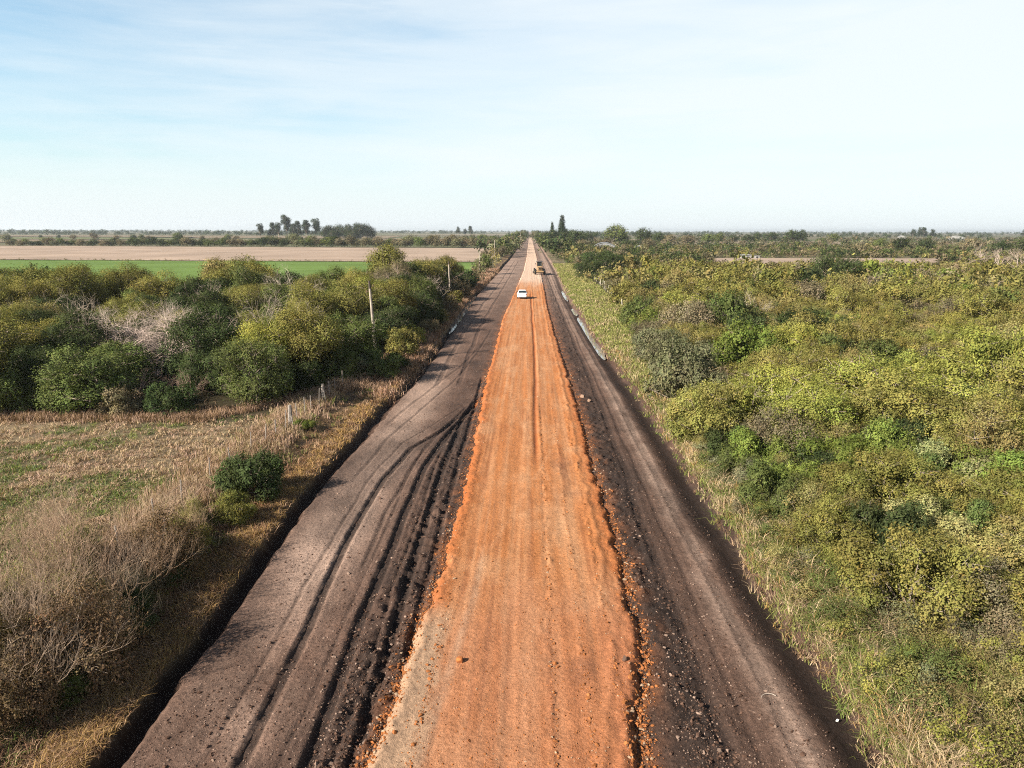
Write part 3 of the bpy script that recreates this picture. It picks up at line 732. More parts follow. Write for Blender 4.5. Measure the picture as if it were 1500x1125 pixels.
# --- right side scrub: the pieces the photograph shows plainly, then the rest around them
for a in [('thorn_tree', 'yellow-green', 14.2, 40.5, 1.0, 1.0), ('thorn_tree', 'yellow-green', 21.5, 43.0, 1.05, 0.95), ('thorn_tree', 'olive', 17.5, 47.5, 0.9, 1.0),
          ('dry_shrub', 'ochre', 22.2, 33.0, 1.35, 1.25), ('leafy_shrub', 'cream-green', 18.9, 31.6, 0.95, 1.0), ('leafy_shrub', 'cream-green', 13.4, 22.5, 0.72, 1.0),
          ('leafy_shrub', 'cream-green', 14.6, 25.2, 0.8, 1.0), ('leafy_shrub', 'bright green', 11.2, 34.5, 0.85, 1.1), ('leafy_shrub', 'bright green', 11.6, 30.6, 0.8, 1.0), ('dark_shrub', 'grey-green', 10.6, 32.3, 0.62, 1.0),
          ('leafy_shrub', 'bright green', 14.6, 34.2, 1.0, 1.0), ('thorn_shrub', 'olive', 12.6, 27.6, 0.8, 1.0), ('thorn_shrub', 'ochre', 17.0, 22.6, 1.0, 0.9), ('thorn_shrub', 'olive', 20.0, 27.2, 1.0, 1.0),
          ('leafy_shrub', 'yellow-green', 19.5, 24.0, 0.9, 0.9), ('dark_shrub', 'dark green', 26.0, 70.0, 1.7, 1.15), ('dark_shrub', 'dark green', 22.0, 74.0, 1.4, 1.1), ('dark_shrub', 'dark green', 30.5, 73.0, 1.5, 1.0),
          ('leafy_shrub', 'yellow-green', 19.4, 92.0, 1.7, 1.1), ('dark_shrub', 'dark green', 18.6, 82.0, 1.4, 1.2), ('dark_shrub', 'dark green', 47.0, 64.0, 1.4, 1.0), ('dark_shrub', 'dark green', 42.0, 60.0, 1.3, 1.0),
          ('thorn_tree', 'dark green', 62.0, 150.0, 1.2, 1.45), ('thorn_tree', 'dark green', 14.8, 182.0, 0.9, 1.2), ('thorn_tree', 'dark green', 19.5, 190.0, 1.1, 1.3), ('thorn_tree', 'dark green', 25.5, 200.0, 1.1, 1.2),
          ('dry_shrub', 'ochre', 13.5, 165.0, 1.2, 1.2), ('thorn_tree', 'dark green', 20.0, 215.0, 1.2, 1.3)]:
    put(*a[:5], zs=a[5], force=True)
def right_inner(y): return float(bankR(np.array([y]))[0]) + np.interp(y, [14, 22, 28, 40, 60, 80, 105, 150, 200, 300], [4.6, 3.0, 1.9, 1.5, 2.6, 4.6, 7.6, 8.9, 8.6, 6.0])
rg = random.Random(5)
tries = 0
while tries < 26000:
    tries += 1
    y = 14.5 * (165 / 14.5) ** (rg.random() ** 0.72)
    x = rg.uniform(8, 0.745 * y + 4)
    if x < right_inner(y): continue
    d = y
    zone = float(fbm(np.array([x / 11.0]), np.array([y / 11.0]), 201, 3)[0]); z2 = float(fbm(np.array([x / 6.0]), np.array([y / 6.0]), 205, 2)[0])
    s = rg.choice([rg.uniform(0.6, 0.95), rg.uniform(0.9, 1.3), rg.uniform(1.2, 1.75)]) * np.interp(d, [15, 24, 40, 90, 165], [0.45, 0.72, 0.95, 1.05, 1.25])
    t = rg.random()
    farw = np.interp(d, [40, 90], [0, 1])
    if zone < 0.42:
        kind, col = ('thorn_shrub', 'olive') if t < 0.55 else ('dry_shrub', 'ochre') if t < 0.8 else ('dry_shrub', 'brown')
    elif zone < 0.56:
        kind, col = ('thorn_shrub', 'olive') if t < 0.42 else ('thorn_shrub', 'yellow-green') if t < 0.52 else ('leafy_shrub', 'mid green') if t < 0.70 else ('dark_shrub', 'dark green') if t < 0.76 else ('dry_shrub', 'ochre') if t < 0.9 else ('dry_shrub', 'brown')
    else:
        kind, col = ('leafy_shrub', 'bright green') if t < 0.22 else ('thorn_shrub', 'yellow-green') if t < 0.46 else ('dark_shrub', 'dark green') if t < 0.62 else ('thorn_shrub', 'olive')
    if x - bankR(np.array([y]))[0] < 5 and 45 < y < 100 and rg.random() < 0.75: kind, col = ('leafy_shrub', 'grey-green')
    if farw > rg.random() and rg.random() < 0.42: kind, col = rg.choice([('dry_shrub', 'ochre'), ('thorn_shrub', 'ochre'), ('dry_shrub', 'brown'), ('thorn_shrub', 'olive')])
    if d < 27 and rg.random() < 0.6: kind, col = rg.choice([('dry_shrub', 'ochre'), ('dry_shrub', 'brown'), ('thorn_shrub', 'olive'), ('leafy_shrub', 'mid green')])
    if d < 24 and rg.random() < 0.4: continue
    put(kind, col, x, y, s, zs=rg.uniform(0.8, 1.35))

# --- left: thicket beyond the weedy field
def left_ok(x, y):
    if x > -13.2: return False
    front = np.interp(x, [-60, -45, -20, -17, -14, -12.9], [42.0, 42.6, 44.5, 49, 57, 70])
    back = np.interp(x / y, [-0.75, -0.66, -0.62, -0.50, -0.42, -0.36, -0.30, -0.24, -0.18, -0.12, -0.09], [122, 118, 96, 90, 118, 116, 104, 118, 135, 165, 178])
    for q, yy, ww in ((-0.2086, 70, 0.05), (-0.1095, 137, 0.030), (-0.0687, 198, 0.014)):   # the utility poles stand clear of the trees
        if y < yy + 2 and abs(x / y - q) < ww: return False
    t_ = (x + 14.3) * -0.85 + (y - 66.5) * -0.53; n_ = abs((x + 14.3) * -0.53 - (y - 66.5) * -0.85)
    if 0 < t_ < 9.5 and n_ < 2.8: return False
    if x / y > (-0.104 if y > 135 else -0.086): return False
    return front < y < back
for a in [('feathery_tree', 'olive', -17.2, 54.5, 0.95, 0.95), ('feathery_tree', 'yellow-green', -19.8, 52.6, 0.9, 0.85), ('thicket_tree', 'dark green', -24.5, 53.0, 1.0, 1.0), ('thicket_tree', 'dark green', -22.8, 50.6, 0.8, 0.8),
          ('thicket_tree', 'mid green', -29.5, 50.5, 0.9, 0.75), ('thicket_tree', 'dark green', -34.0, 52.0, 0.95, 0.85), ('feathery_tree', 'olive', -15.9, 84.0, 1.0, 0.95), ('feathery_tree', 'olive', -18.5, 77.0, 1.1, 0.95)]:
    put(*a[:5], zs=a[5], force=True)
SP.add(-30.0, 56.5, 7.0)           # room for the big bare tree
rg = random.Random(9); tries = 0
while tries < 16000:
    tries += 1
    y = rg.uniform(41, 180); x = -rg.uniform(12, 0.76 * y + 4)
    if not left_ok(x, y): continue
    z = float(fbm(np.array([x / 13.0]), np.array([y / 13.0]), 211, 3)[0]); t = rg.random()
    front = y < np.interp(x, [-60, -45, -20, -17, -14, -12.9], [42.0, 42.6, 44.5, 49, 57, 70]) + 3.0
    if front and t < 0.6:
        if abs(x / y + 0.53) < 0.1 and y > 44.5: continue
        put('leafy_shrub', rg.choice(['mid green', 'dark green', 'bright green', 'mid green', 'dark green', 'brown']), x, y, rg.uniform(0.8, 1.3), zs=rg.uniform(0.9, 1.4)); continue
    if y < 57 and abs(x / y + 0.53) < 0.10: continue
    s = rg.uniform(0.68, 1.1) * (1.14 if y > 82 else 1.0)
    if z < 0.53: kind, col = ('thicket_tree', 'dark green') if t < 0.6 else ('thicket_tree', 'mid green') if t < 0.8 else ('feathery_tree', 'olive')
    else: kind, col = ('feathery_tree', 'olive') if t < 0.47 else ('feathery_tree', 'yellow-green') if t < 0.50 else ('feathery_tree', 'brown') if t < 0.63 else ('feathery_tree', 'ochre') if t < 0.69 else ('thicket_tree', 'mid green')
    put(kind, col, x, y, s, zs=rg.uniform(0.62, 1.12), sep=KINDS[kind][1] * s * 1.08)
# bushes strung along the left ditch, and the lone ones nearer
DITCH = [('dark_shrub', 'dark green', -12.7, 31.4, 0.95, 1.15), ('leafy_shrub', 'olive', -12.4, 28.4, 0.55, 0.9), ('dark_shrub', 'bright green', -13.3, 41.4, 0.38, 0.75), ('leafy_shrub', 'mid green', -12.0, 58.0, 1.0, 0.95),
         ('leafy_shrub', 'grey-green', -13.6, 57.4, 0.75, 0.9), ('dark_shrub', 'dark green', -11.6, 62.0, 0.8, 0.8), ('leafy_shrub', 'olive', -12.2, 68.5, 1.0, 1.2), ('leafy_shrub', 'yellow-green', -12.2, 76.0, 0.8, 1.1), ('dry_shrub', 'brown', -11.8, 84.0, 0.8, 1.0),
         ('dry_shrub', 'ochre', -12.0, 94.0, 0.9, 1.1), ('dry_shrub', 'brown', -12.2, 106.0, 1.0, 1.2), ('leafy_shrub', 'olive', -12.2, 118.0, 0.9, 1.2), ('dry_shrub', 'brown', -12.4, 130.0, 1.2, 1.3), ('dark_shrub', 'dark green', -12.6, 150.0, 1.3, 1.3),
         ('dry_shrub', 'brown', -12.6, 168.0, 1.5, 1.4), ('dry_shrub', 'brown', -12.6, 186.0, 1.4, 1.4), ('dark_shrub', 'mid green', -12.8, 205.0, 1.5, 1.5), ('dry_shrub', 'brown', -12.8, 228.0, 1.7, 1.6), ('dry_shrub', 'ochre', -12.6, 252.0, 1.6, 1.6)]
for a in DITCH: put(*a[:5], zs=a[5], force=True)

# labels: the kind and colour, counted outward from the road among those level with something one can find
RB = [(14, 20, 'level with the orange lump'), (20, 27, 'just beyond the orange lump'), (27, 36, 'level with the dark ditch bush'), (36, 44, 'level with the first grey fence post'), (44, 53, 'level with the second grey fence post'),
      (53, 64, 'level with the last thin pickets'), (64, 76, 'level with the big leaning pole'), (76, 92, 'beside the long pale puddle'), (92, 110, 'beside the far end of the long puddle'), (110, 135, 'level with the white car'),
      (135, 170, 'between white car and yellow grader'), (170, 400, 'level with the yellow grader')]
LB = [(14, 36, 'in front of the weedy field'), (36, 50, 'along the back edge of the weedy field'), (50, 58, 'just behind the weedy field'), (58, 68, 'short of the big leaning pole'), (68, 80, 'behind the big leaning pole'), (80, 95, 'beside the thin left puddle'), (95, 115, 'short of the green field'),
      (115, 400, 'level with the white car')]
CATS = {'thorn_shrub': 'shrub', 'leafy_shrub': 'shrub', 'dry_shrub': 'shrub', 'dark_shrub': 'shrub', 'thorn_tree': 'tree', 'thicket_tree': 'tree', 'feathery_tree': 'tree'}
LOOK = {'thorn_shrub': 'thorny shrub', 'leafy_shrub': 'leafy shrub', 'dry_shrub': 'twiggy dry shrub', 'dark_shrub': 'round shrub', 'thorn_tree': 'spreading thorn tree', 'thicket_tree': 'dense tree', 'feathery_tree': 'feathery tree'}
def do_labels():
    byk = {}
    for t in sorted(TODO, key=lambda t: math.hypot(t['x'], t['y'])):
        byk.setdefault(t['kind'], []).append(t)
    mass = []
    bands = {}
    for k, v in byk.items():
        mass += v[290:]
        for t in v[:290]:
            right = t['x'] > 0
            for a, b, ph in (RB if right else LB):
                if a <= t['y'] < b: break
            bands.setdefault((k, t['col'], right, ph), []).append(t)
    for (k, col, right, ph), v in bands.items():
        v.sort(key=lambda t: abs(t['x']))
        for i, t in enumerate(v):
            sd = 'right of' if right else 'left of'
            lab = f"only {col} {LOOK[k]} {sd} road {ph}"
            if len(v) > 1: lab = f"{ordinal(i)} {col} {LOOK[k]} {sd} road, {ph}"
            plant(k, t['x'], t['y'], t['s'], vary(CV[col]), lab, CATS[k], ('scrub on the right of the road' if right else 'thicket on the left of the road'), t['lod'], rnd.randrange(3 if t['lod'] else 2), t['zs'], trunk=t['lod'] < 2 or k in ('thorn_tree', 'thicket_tree', 'feathery_tree'))
    return mass
MASS = do_labels()

# --- scrub too far off and too many to count: one object
def mass_object(name, items, lodn=420, lodc=None):
    Vs = []; Fs = []; Cs = []; off = 0
    forms = {}
    for it in items:
        key = (it['kind'], rnd.randrange(4))
        if key not in forms:
            f = KINDS[it['kind']]
            forms[key] = crown(hash_(key[0]) + key[1] * 5 + 999, f[1], f[2], max(8, f[3] // 3), it.get('n', 46), f[5] * it.get('leaf', 4.2), f[0], 5, f[9] * 2.0)[:3]
        V, F, C = forms[key]
        a = rnd.random() * 6.283; ca, sa = math.cos(a), math.sin(a); s = it['s']
        W = np.stack([(V[:, 0] * ca - V[:, 1] * sa) * s + it['x'], (V[:, 0] * sa + V[:, 1] * ca) * s + it['y'], V[:, 2] * s * it['zs'] + it.get('z', 0.35)], -1)
        Vs.append(W); Fs.append(F + off); off += len(V); Cs.append(C * np.array(vary(CV[it['col']])))
    return tag(obj(name, mesh_np(name, np.concatenate(Vs), np.concatenate(Fs), M_GRASS, False, np.concatenate(Cs))), kind='stuff')
rg = random.Random(15)
items = list(MASS)
def tan_strip(x, y): return 232 < y < 330 and x / y > 0.24 and x / y < 0.56
for _ in range(3400):
    y = 160 * (480 / 160) ** (rg.random()); x = rg.uniform(13, 0.76 * y)
    if tan_strip(x, y) or (y < 250 and x < 17): continue
    t = rg.random(); far = y > 235
    col = ('brown' if t < 0.35 else 'mid green' if t < 0.6 else 'dark green' if t < 0.85 else 'ochre') if far else ('olive' if t < 0.36 else 'ochre' if t < 0.66 else 'brown' if t < 0.78 else 'mid green' if t < 0.9 else 'yellow-green')
    items.append(dict(kind=rg.choice(['thorn_shrub', 'dry_shrub', 'leafy_shrub', 'dark_shrub']), col=col, x=x, y=y, s=rg.uniform(0.8, 1.35) * (1.5 if far else 1.1), zs=rg.uniform(0.7, 1.1)))
mass_object('distant_scrub', items)
# low leafy weeds in the grass of the near right bank
low = []
for _ in range(270):
    y = 13.5 * (46 / 13.5) ** rg.random(); x = float(bankR(np.array([y]))[0]) + 0.35 + abs(rg.gauss(0, 1)) * np.interp(y, [13, 24, 46], [4.0, 2.4, 1.2])
    low.append(dict(kind=rg.choice(['leafy_shrub', 'dry_shrub', 'dark_shrub', 'thorn_shrub']), col=rg.choice(['mid green', 'olive', 'ochre', 'brown', 'ochre', 'olive', 'grey-green', 'yellow-green']), x=x, y=y, s=rg.uniform(0.2, 0.46), zs=rg.uniform(0.7, 1.1), z=hz(x, y), n=310, leaf=1.45))
mass_object('low_weeds', low)
# wooded belts near the skyline
items = []
def belt(y0, y1, u0, u1, n, s0, s1, cols, kind='field_tree', nleaf=30):
    for _ in range(n):
        y = rg.uniform(y0, y1); x = rg.uniform(u0, u1) * y
        items.append(dict(kind=kind, col=rg.choice(cols), x=x, y=y, s=rg.uniform(s0, s1), zs=rg.uniform(0.6, 1.0), n=nleaf, leaf=5.0))
belt(1500, 1800, -0.78, -0.22, 330, 1.0, 1.9, ['dark green'])
belt(2600, 3000, -0.78, -0.05, 420, 1.3, 2.3, ['dark green'])
belt(4600, 5200, -0.78, 0.78, 600, 1.6, 2.8, ['dark green'])
belt(480, 640, 0.06, 0.80, 330, 0.6, 1.0, ['dark green', 'brown', 'mid green', 'brown'])
belt(700, 1000, 0.04, 0.80, 330, 0.7, 1.2, ['dark green', 'mid green', 'brown'])
belt(1300, 1700, 0.02, 0.62, 260, 0.9, 1.7, ['dark green'])
belt(2400, 2900, 0.0, 0.80, 330, 1.2, 2.2, ['dark green'])
belt(620, 1000, -0.10, -0.035, 80, 0.7, 1.1, ['dark green', 'brown', 'mid green'])
for side_ in (-1, 1):                     # trees crowding the road towards the horizon
    for _ in range(110):
        y = 330 * (1500 / 330) ** rg.random(); items.append(dict(kind='field_tree', col=rg.choice(['dark green', 'mid green', 'brown', 'grey-green']), x=side_ * (np.interp(y, [330, 500, 900], [11.0, 9.0, 7.5]) + abs(rg.gauss(0, 4))), y=y, s=rg.uniform(0.6, 1.1) * (1 + y / 1500), zs=rg.uniform(0.7, 1.05), n=60, leaf=3.5))
belt(1130, 1250, -0.03, 0.03, 46, 0.9, 1.4, ['dark green', 'grey-green'])
mass_object('treeline', items)
items = []
for _ in range(420):
    x = rg.uniform(-330, -18); y = 262 + (-x - 16) * 0.035 + rg.gauss(0, 1.0)
    items.append(dict(kind=rg.choice(['dry_shrub', 'leafy_shrub']), col=rg.choice(['brown', 'ochre', 'olive', 'mid green']), x=x, y=y, s=rg.uniform(0.15, 0.42), zs=rg.uniform(0.6, 1.1), z=0.9, n=20))
mass_object('field_edge_weeds', items)

# ------------------------------------------------------------------ farmland sheets
def sheet(name, pts, z, mat):
    P2 = []
    for a, c in zip(pts, pts[1:] + pts[:1]):
        k = max(2, int(math.dist(a, c) / 6))
        for q in range(k): P2.append((a[0] + (c[0] - a[0]) * q / k + rnd.gauss(0, 0.9), a[1] + (c[1] - a[1]) * q / k + rnd.gauss(0, 1.0)))
    b = MB(); b.poly([(x, y, z) for x, y in P2]); return tag(b.build(name, mat), kind='structure')
def fieldmat(name, a, b_, scale=(0.02, 0.4)):
    m, nt, out = newmat(name)
    tc = N(nt, 'TexCoord'); mp = N(nt, 'Mapping'); L(nt, tc.outputs['Object'], mp.inputs[0]); mp.inputs['Scale'].default_value = (scale[0], scale[1], 1)
    n1 = noise(nt, mp.outputs[0], 1.0, 5, 0.6); n2 = noise(nt, tc.outputs['Object'], 0.03, 4)
    c = ramp(nt, n1, [(0.3, tuple(v * K for v in a)), (0.7, tuple(v * K for v in b_))])
    c = mixc(nt, 'MULTIPLY', 1.0, c, ramp(nt, n2, [(0.3, gray(0.78)), (0.7, gray(1.18))]))
    p = N(nt, 'BsdfPrincipled'); L(nt, c, p.inputs['Base Color']); p.inputs['Roughness'].default_value = 0.95; p.inputs['Specular IOR Level'].default_value = 0.05
    L(nt, p.outputs[0], out.inputs[0]); return m
M_TAN = fieldmat('stubble', (0.50, 0.375, 0.29), (0.60, 0.46, 0.36))
M_GREENF = fieldmat('young_crop', (0.16, 0.27, 0.06), (0.23, 0.34, 0.09))
M_FAR = fieldmat('far_field', (0.30, 0.235, 0.16), (0.36, 0.28, 0.19)); M_FARG = fieldmat('far_pasture', (0.19, 0.21, 0.09), (0.24, 0.25, 0.12))
Z0 = 0.9
sheet('stubble_field', [(-420, 276), (-16, 262), (-16, 470), (-420, 500)], Z0 + 0.15, M_TAN)
sheet('green_field', [(-330, 118), (-16.5, 118), (-16.5, 262), (-330, 273)], Z0, M_GREENF)
sheet('distant_stubble_field', [(-900, 640), (-130, 620), (-150, 800), (-1000, 860)], Z0 + 0.1, M_FAR)
sheet('pasture', [(-1300, 880), (-420, 860), (-520, 1150), (-1500, 1200)], Z0 + 0.1, M_FARG)
sheet('far_stubble_field', [(-1500, 1210), (-200, 1000), (-250, 1450), (-1900, 1480)], Z0 + 0.1, M_FAR)
sheet('pale_field', [(62, 238), (158, 250), (175, 318), (78, 312)], Z0, M_TAN)
sheet('right_far_field', [(640, 900), (1500, 930), (1700, 1280), (760, 1260)], Z0 + 0.1, M_FAR)

# water lying in the ditches
def watermat():
    m, nt, out = newmat('ditch_water'); p = N(nt, 'BsdfPrincipled')
    p.inputs['Base Color'].default_value = (0.20, 0.19, 0.18, 1); p.inputs['Roughness'].default_value = 0.03; p.inputs['IOR'].default_value = 1.8; p.inputs['Specular IOR Level'].default_value = 0.9
    tc = N(nt, 'TexCoord'); b = N(nt, 'Bump'); b.inputs['Strength'].default_value = 0.05; b.inputs['Distance'].default_value = 0.02
    L(nt, noise(nt, tc.outputs['Object'], 3.0, 2), b.inputs['Height']); L(nt, b.outputs[0], p.inputs['Normal']); L(nt, p.outputs[0], out.inputs[0]); return m
M_WATER = watermat()
def puddle(y0, y1, cx, hw, z):
    ys = np.linspace(y0, y1, 60); V = []; F = []
    for i, yy in enumerate(ys):
        t = (yy - y0) / (y1 - y0); w = hw(t) * (0.65 + 0.7 * float(fbm(np.array([yy / 1.7]), np.array([z * 9]), 231, 2)[0])); c = cx(yy)
        V += [(c - w, yy, z), (c + w, yy, z)]
        if i: F.append((2 * i - 2, 2 * i - 1, 2 * i + 1, 2 * i))
    tag(obj('puddle', mesh_np('puddle', V, np.array(F), M_WATER)), kind='structure')
puddle(69, 104, lambda y: float(bankR(np.array([y]), False)[0]) - 0.62, lambda t: 0.72 * math.sin(math.pi * min(1, max(0, t))) ** 0.6, -0.20)
puddle(106, 116, lambda y: float(bankR(np.array([y]), False)[0]) - 0.65, lambda t: 0.6 * math.sin(math.pi * t), -0.20)
puddle(128, 152, lambda y: float(bankR(np.array([y]), False)[0]) - 0.65, lambda t: 0.45 * math.sin(math.pi * t), -0.20)
puddle(86, 138, lambda y: float(lipL(np.array([y]))[0]) - 0.42, lambda t: 0.6 * math.sin(math.pi * min(1, max(0, t))) ** 0.6, -0.13)

# ------------------------------------------------------------------ bare trees and brush
GREYW = (0.50, 0.40, 0.335)
def bare(name, label, x, y, me, s=1.0, colour=GREYW, rz=0.0, group=None, cat='tree', zs=1.0):
    o = thing(name, label, cat, (x, y, hz(x, y)), rz, group); o.scale = (s, s, s * zs)
    obj('branches', me, o, color=[v * (1.05 if name == 'bare_brush' else 1.0) for v in colour]); return o
big = bare_mesh('dead_tree', 21, 5.6, 6, 4, 4, 0.11, out=0.8, up=0.05, wig=0.2, spread=0.85, first=0.42)
bare('dead_tree', 'big leafless pale tree with spreading grey branches in the left thicket', -30.0, 56.5, big, 1.3, colour=(0.62, 0.49, 0.42), rz=0.7, zs=0.8)
mid = [bare_mesh('bare_tree', 30 + i, 4.6, 4, 3, 3, 0.10, out=0.6, up=0.15, first=0.45) for i in range(3)]
for i, (x, y, s, c, lab) in enumerate([
        (-24.0, 59.0, 0.8, GREYW, 'small bare pale tree just right of the big leafless one'),
        (-20.5, 64.5, 1.15, (0.42, 0.35, 0.26), 'forked leafless tree among olive trees, left of the big leaning pole'),
        (-17.8, 60.5, 1.0, (0.40, 0.34, 0.25), 'bare branched tree standing close left of the big leaning pole'),
        (-26.0, 46.8, 0.62, (0.36, 0.24, 0.19), 'reddish leafless bush at the back edge of the weedy field'),
        (-23.2, 46.6, 0.5, (0.34, 0.23, 0.18), 'smaller reddish bare bush at the thicket foot'),
        (-45.0, 58.0, 1.0, (0.42, 0.31, 0.26), 'leafless brownish tree at the left margin of the thicket'),
        (-41.5, 52.0, 0.8, (0.40, 0.30, 0.25), 'low bare tree at the left margin below the brownish one'),
        (-46.0, 88.0, 1.2, (0.32, 0.23, 0.19), 'brown leafless tree at the far left back of the thicket'),
        (-41.5, 92.0, 1.2, (0.30, 0.22, 0.18), 'second brown leafless tree at the far left back of the thicket'),
        (-17.5, 128.0, 1.6, (0.36, 0.26, 0.22), 'pinkish leafless tree at the far right end of the thicket'),
        (-20.5, 131.0, 1.5, (0.36, 0.26, 0.22), 'pinkish leafless tree beside the one at the thicket end'),
        (-24.0, 126.0, 1.4, (0.34, 0.25, 0.21), 'third pinkish leafless tree, farthest from the road at the thicket end'),
        (70.0, 148.0, 1.1, (0.55, 0.45, 0.36), 'pale fan of dead branches beside the dark tree in the right scrub'),
        (26.0, 88.0, 0.9, (0.42, 0.36, 0.29), 'grey leafless shrub in the right scrub beyond the dark bushes'),
        (24.0, 60.0, 0.55, (0.42, 0.34, 0.26), 'straw grey bare shrub in the right scrub behind the thorn trees'),
        (37.0, 58.0, 0.6, (0.48, 0.40, 0.32), 'thin pale dead shrub in the middle of the right scrub'),
        (27.5, 43.5, 0.55, (0.42, 0.32, 0.25), 'fallen bare branches right of the spreading thorn trees'),
        (128.0, 205.0, 2.0, (0.42, 0.33, 0.28), 'large grey leafless tree far right beyond the scrub'),
        (138.0, 210.0, 1.8, (0.42, 0.33, 0.28), 'grey leafless tree just right of the large one, far right'),
        (92.0, 160.0, 1.2, (0.42, 0.30, 0.24), 'pinkish bare shrub far off in the right scrub')]):
    bare('bare_tree', lab, x, y, mid[i % 3], s, c, rz=i * 1.3, group='leafless trees and shrubs')
rg = random.Random(77)
for i, (x, y, s, lab) in enumerate([(-37.5, 47.0, 0.85, 'leafless brown tree at the thicket front, left of the big pale one'), (-33.0, 44.5, 0.5, 'small leafless bush at the thicket front, below the big pale tree'), (-19.5, 47.8, 0.6, 'leafless reddish bush at the thicket front near the fence'),
        (-22.5, 56.5, 1.25, 'leafless tree among the crowns right of the big pale one'), (-27.0, 74.0, 1.5, 'leafless tree behind the big pale one, right'), (-36.0, 78.0, 1.5, 'leafless tree behind the big pale one, left'), (-18.0, 96.0, 1.45, 'leafless tree behind the big leaning pole'),
        (-24.5, 98.0, 1.5, 'leafless tree at the back of the thicket before the green field'), (-15.8, 112.0, 1.2, 'leafless tree in the right end of the thicket by the ditch'), (-30.5, 90.0, 1.5, 'leafless tree in the back middle of the thicket'), (-48.0, 70.0, 1.4, 'leafless tree at the left margin behind the brownish one'), (-40.0, 64.0, 1.3, 'leafless tree left of the big pale one, half hidden')]):
    bare('bare_tree', lab, x, y, mid[(i + 1) % 3], s, rg.choice([(0.42, 0.34, 0.27), (0.38, 0.29, 0.23), (0.46, 0.38, 0.31)]), rz=i * 1.9, group='leafless trees and shrubs')
brush = [bare_mesh('bare_brush', 50 + i, 2.6, 8, 3, 3, 0.034, out=0.8, up=0.3, wig=0.16, spread=0.6, first=0.5) for i in range(3)]
for i, (x, y, s, c, lab) in enumerate([
        (-13.4, 19.6, 1.05, (0.40, 0.28, 0.19), 'tall bare brush of pale twigs on the near left ditch slope'),
        (-14.9, 18.0, 1.1, (0.32, 0.22, 0.15), 'brown twiggy brush at the near left corner'),
        (-12.2, 18.2, 0.75, (0.42, 0.32, 0.22), 'low bare brush hanging over the near left ditch'),
        (-15.2, 21.5, 0.95, (0.36, 0.25, 0.17), 'reddish bare brush behind the tall pale twigs on the left'),
        (-13.5, 23.6, 0.8, (0.42, 0.30, 0.21), 'small pale bare brush on the slope above the left ditch'),
        (-16.6, 23.4, 0.8, (0.34, 0.24, 0.16), 'bare brush at the near edge of the weedy field'),
        (-14.2, 26.6, 0.6, (0.44, 0.32, 0.23), 'thin bare brush below the fence line')]):
    bare('bare_brush', lab, x, y, brush[i % 3], s, c, rz=i * 1.7, group='bare brush on the left slope', cat='shrub')
for i, (x, y, s, c, lab) in enumerate([
        (-13.0, 17.2, 1.0, (0.36, 0.26, 0.18), 'tangled brush in the shade at the near left, lowest in view'), (-14.0, 20.9, 1.15, (0.38, 0.26, 0.18), 'tall brown brush at the left margin beyond the pale twigs'),
        (-12.6, 20.6, 0.7, (0.45, 0.35, 0.26), 'pale low twigs leaning out over the near left ditch'), (-15.9, 20.0, 1.1, (0.34, 0.24, 0.17), 'brown brush at the left margin in front of the field'),
        (-13.2, 21.9, 0.8, (0.40, 0.28, 0.20), 'reddish thin brush on the slope below the nearest pickets'), (-17.6, 24.8, 0.8, (0.42, 0.32, 0.23), 'pale weeds-high brush at the left margin of the field')]):
    bare('bare_brush', lab, x, y, brush[(i + 1) % 3], s, c, rz=i * 2.1 + 0.4, group='bare brush on the left slope', cat='shrub')
for i, (x, y, s, lab) in enumerate([(-12.2, 16.6, 1.15, 'tan bare brush leaning over the ditch at the bottom left'), (-12.4, 18.9, 1.2, 'wide tan bare brush in front of the tall brown shrub'), (-13.6, 17.0, 1.45, 'tallest tan bare twigs rising from the brown shrubs at the left'),
        (-12.6, 22.2, 1.05, 'tan bare brush above the ditch, beyond the wide one'), (-14.4, 19.2, 1.3, 'tan bare twigs at the left margin above the ochre shrub'), (-12.9, 25.2, 0.85, 'small tan bare brush before the dark ditch bush')]):
    bare('bare_brush', lab, x, y, brush[i % 3], s * 0.72, (0.37, 0.255, 0.17) if i % 2 else (0.43, 0.32, 0.235), rz=i * 2.4 + 1.0, group='bare brush on the left slope', cat='shrub')
for i, (k, col, x, y, s, lab) in enumerate([
        ('dry_shrub', 'rust', -12.9, 15.8, 0.7, 'brown dry shrub at the bottom left corner'), ('dry_shrub', 'ochre', -13.2, 18.9, 0.8, 'ochre dry shrub in the middle of the near left brush'), ('leafy_shrub', 'olive', -14.6, 17.4, 0.85, 'olive leafy shrub at the left margin low in view'),
        ('dry_shrub', 'rust', -13.9, 19.9, 0.7, 'brown twiggy shrub behind the ochre one in the left brush'), ('leafy_shrub', 'dark green', -12.3, 19.8, 0.5, 'dark green low shrub on the edge of the near left ditch'), ('dry_shrub', 'ochre', -15.4, 22.0, 0.8, 'ochre dry shrub at the left margin before the field'),
        ('dry_shrub', 'brown', -12.6, 24.0, 0.5, 'brown low shrub halfway along the left slope'), ('dry_shrub', 'ochre', -13.6, 26.9, 0.45, 'ochre low shrub below the fence near the olive one')]):
    plant(k, x, y, s, vary(CV[col]), lab, 'shrub', 'low shrubs on the left slope', 0, i % 2, 1.0)
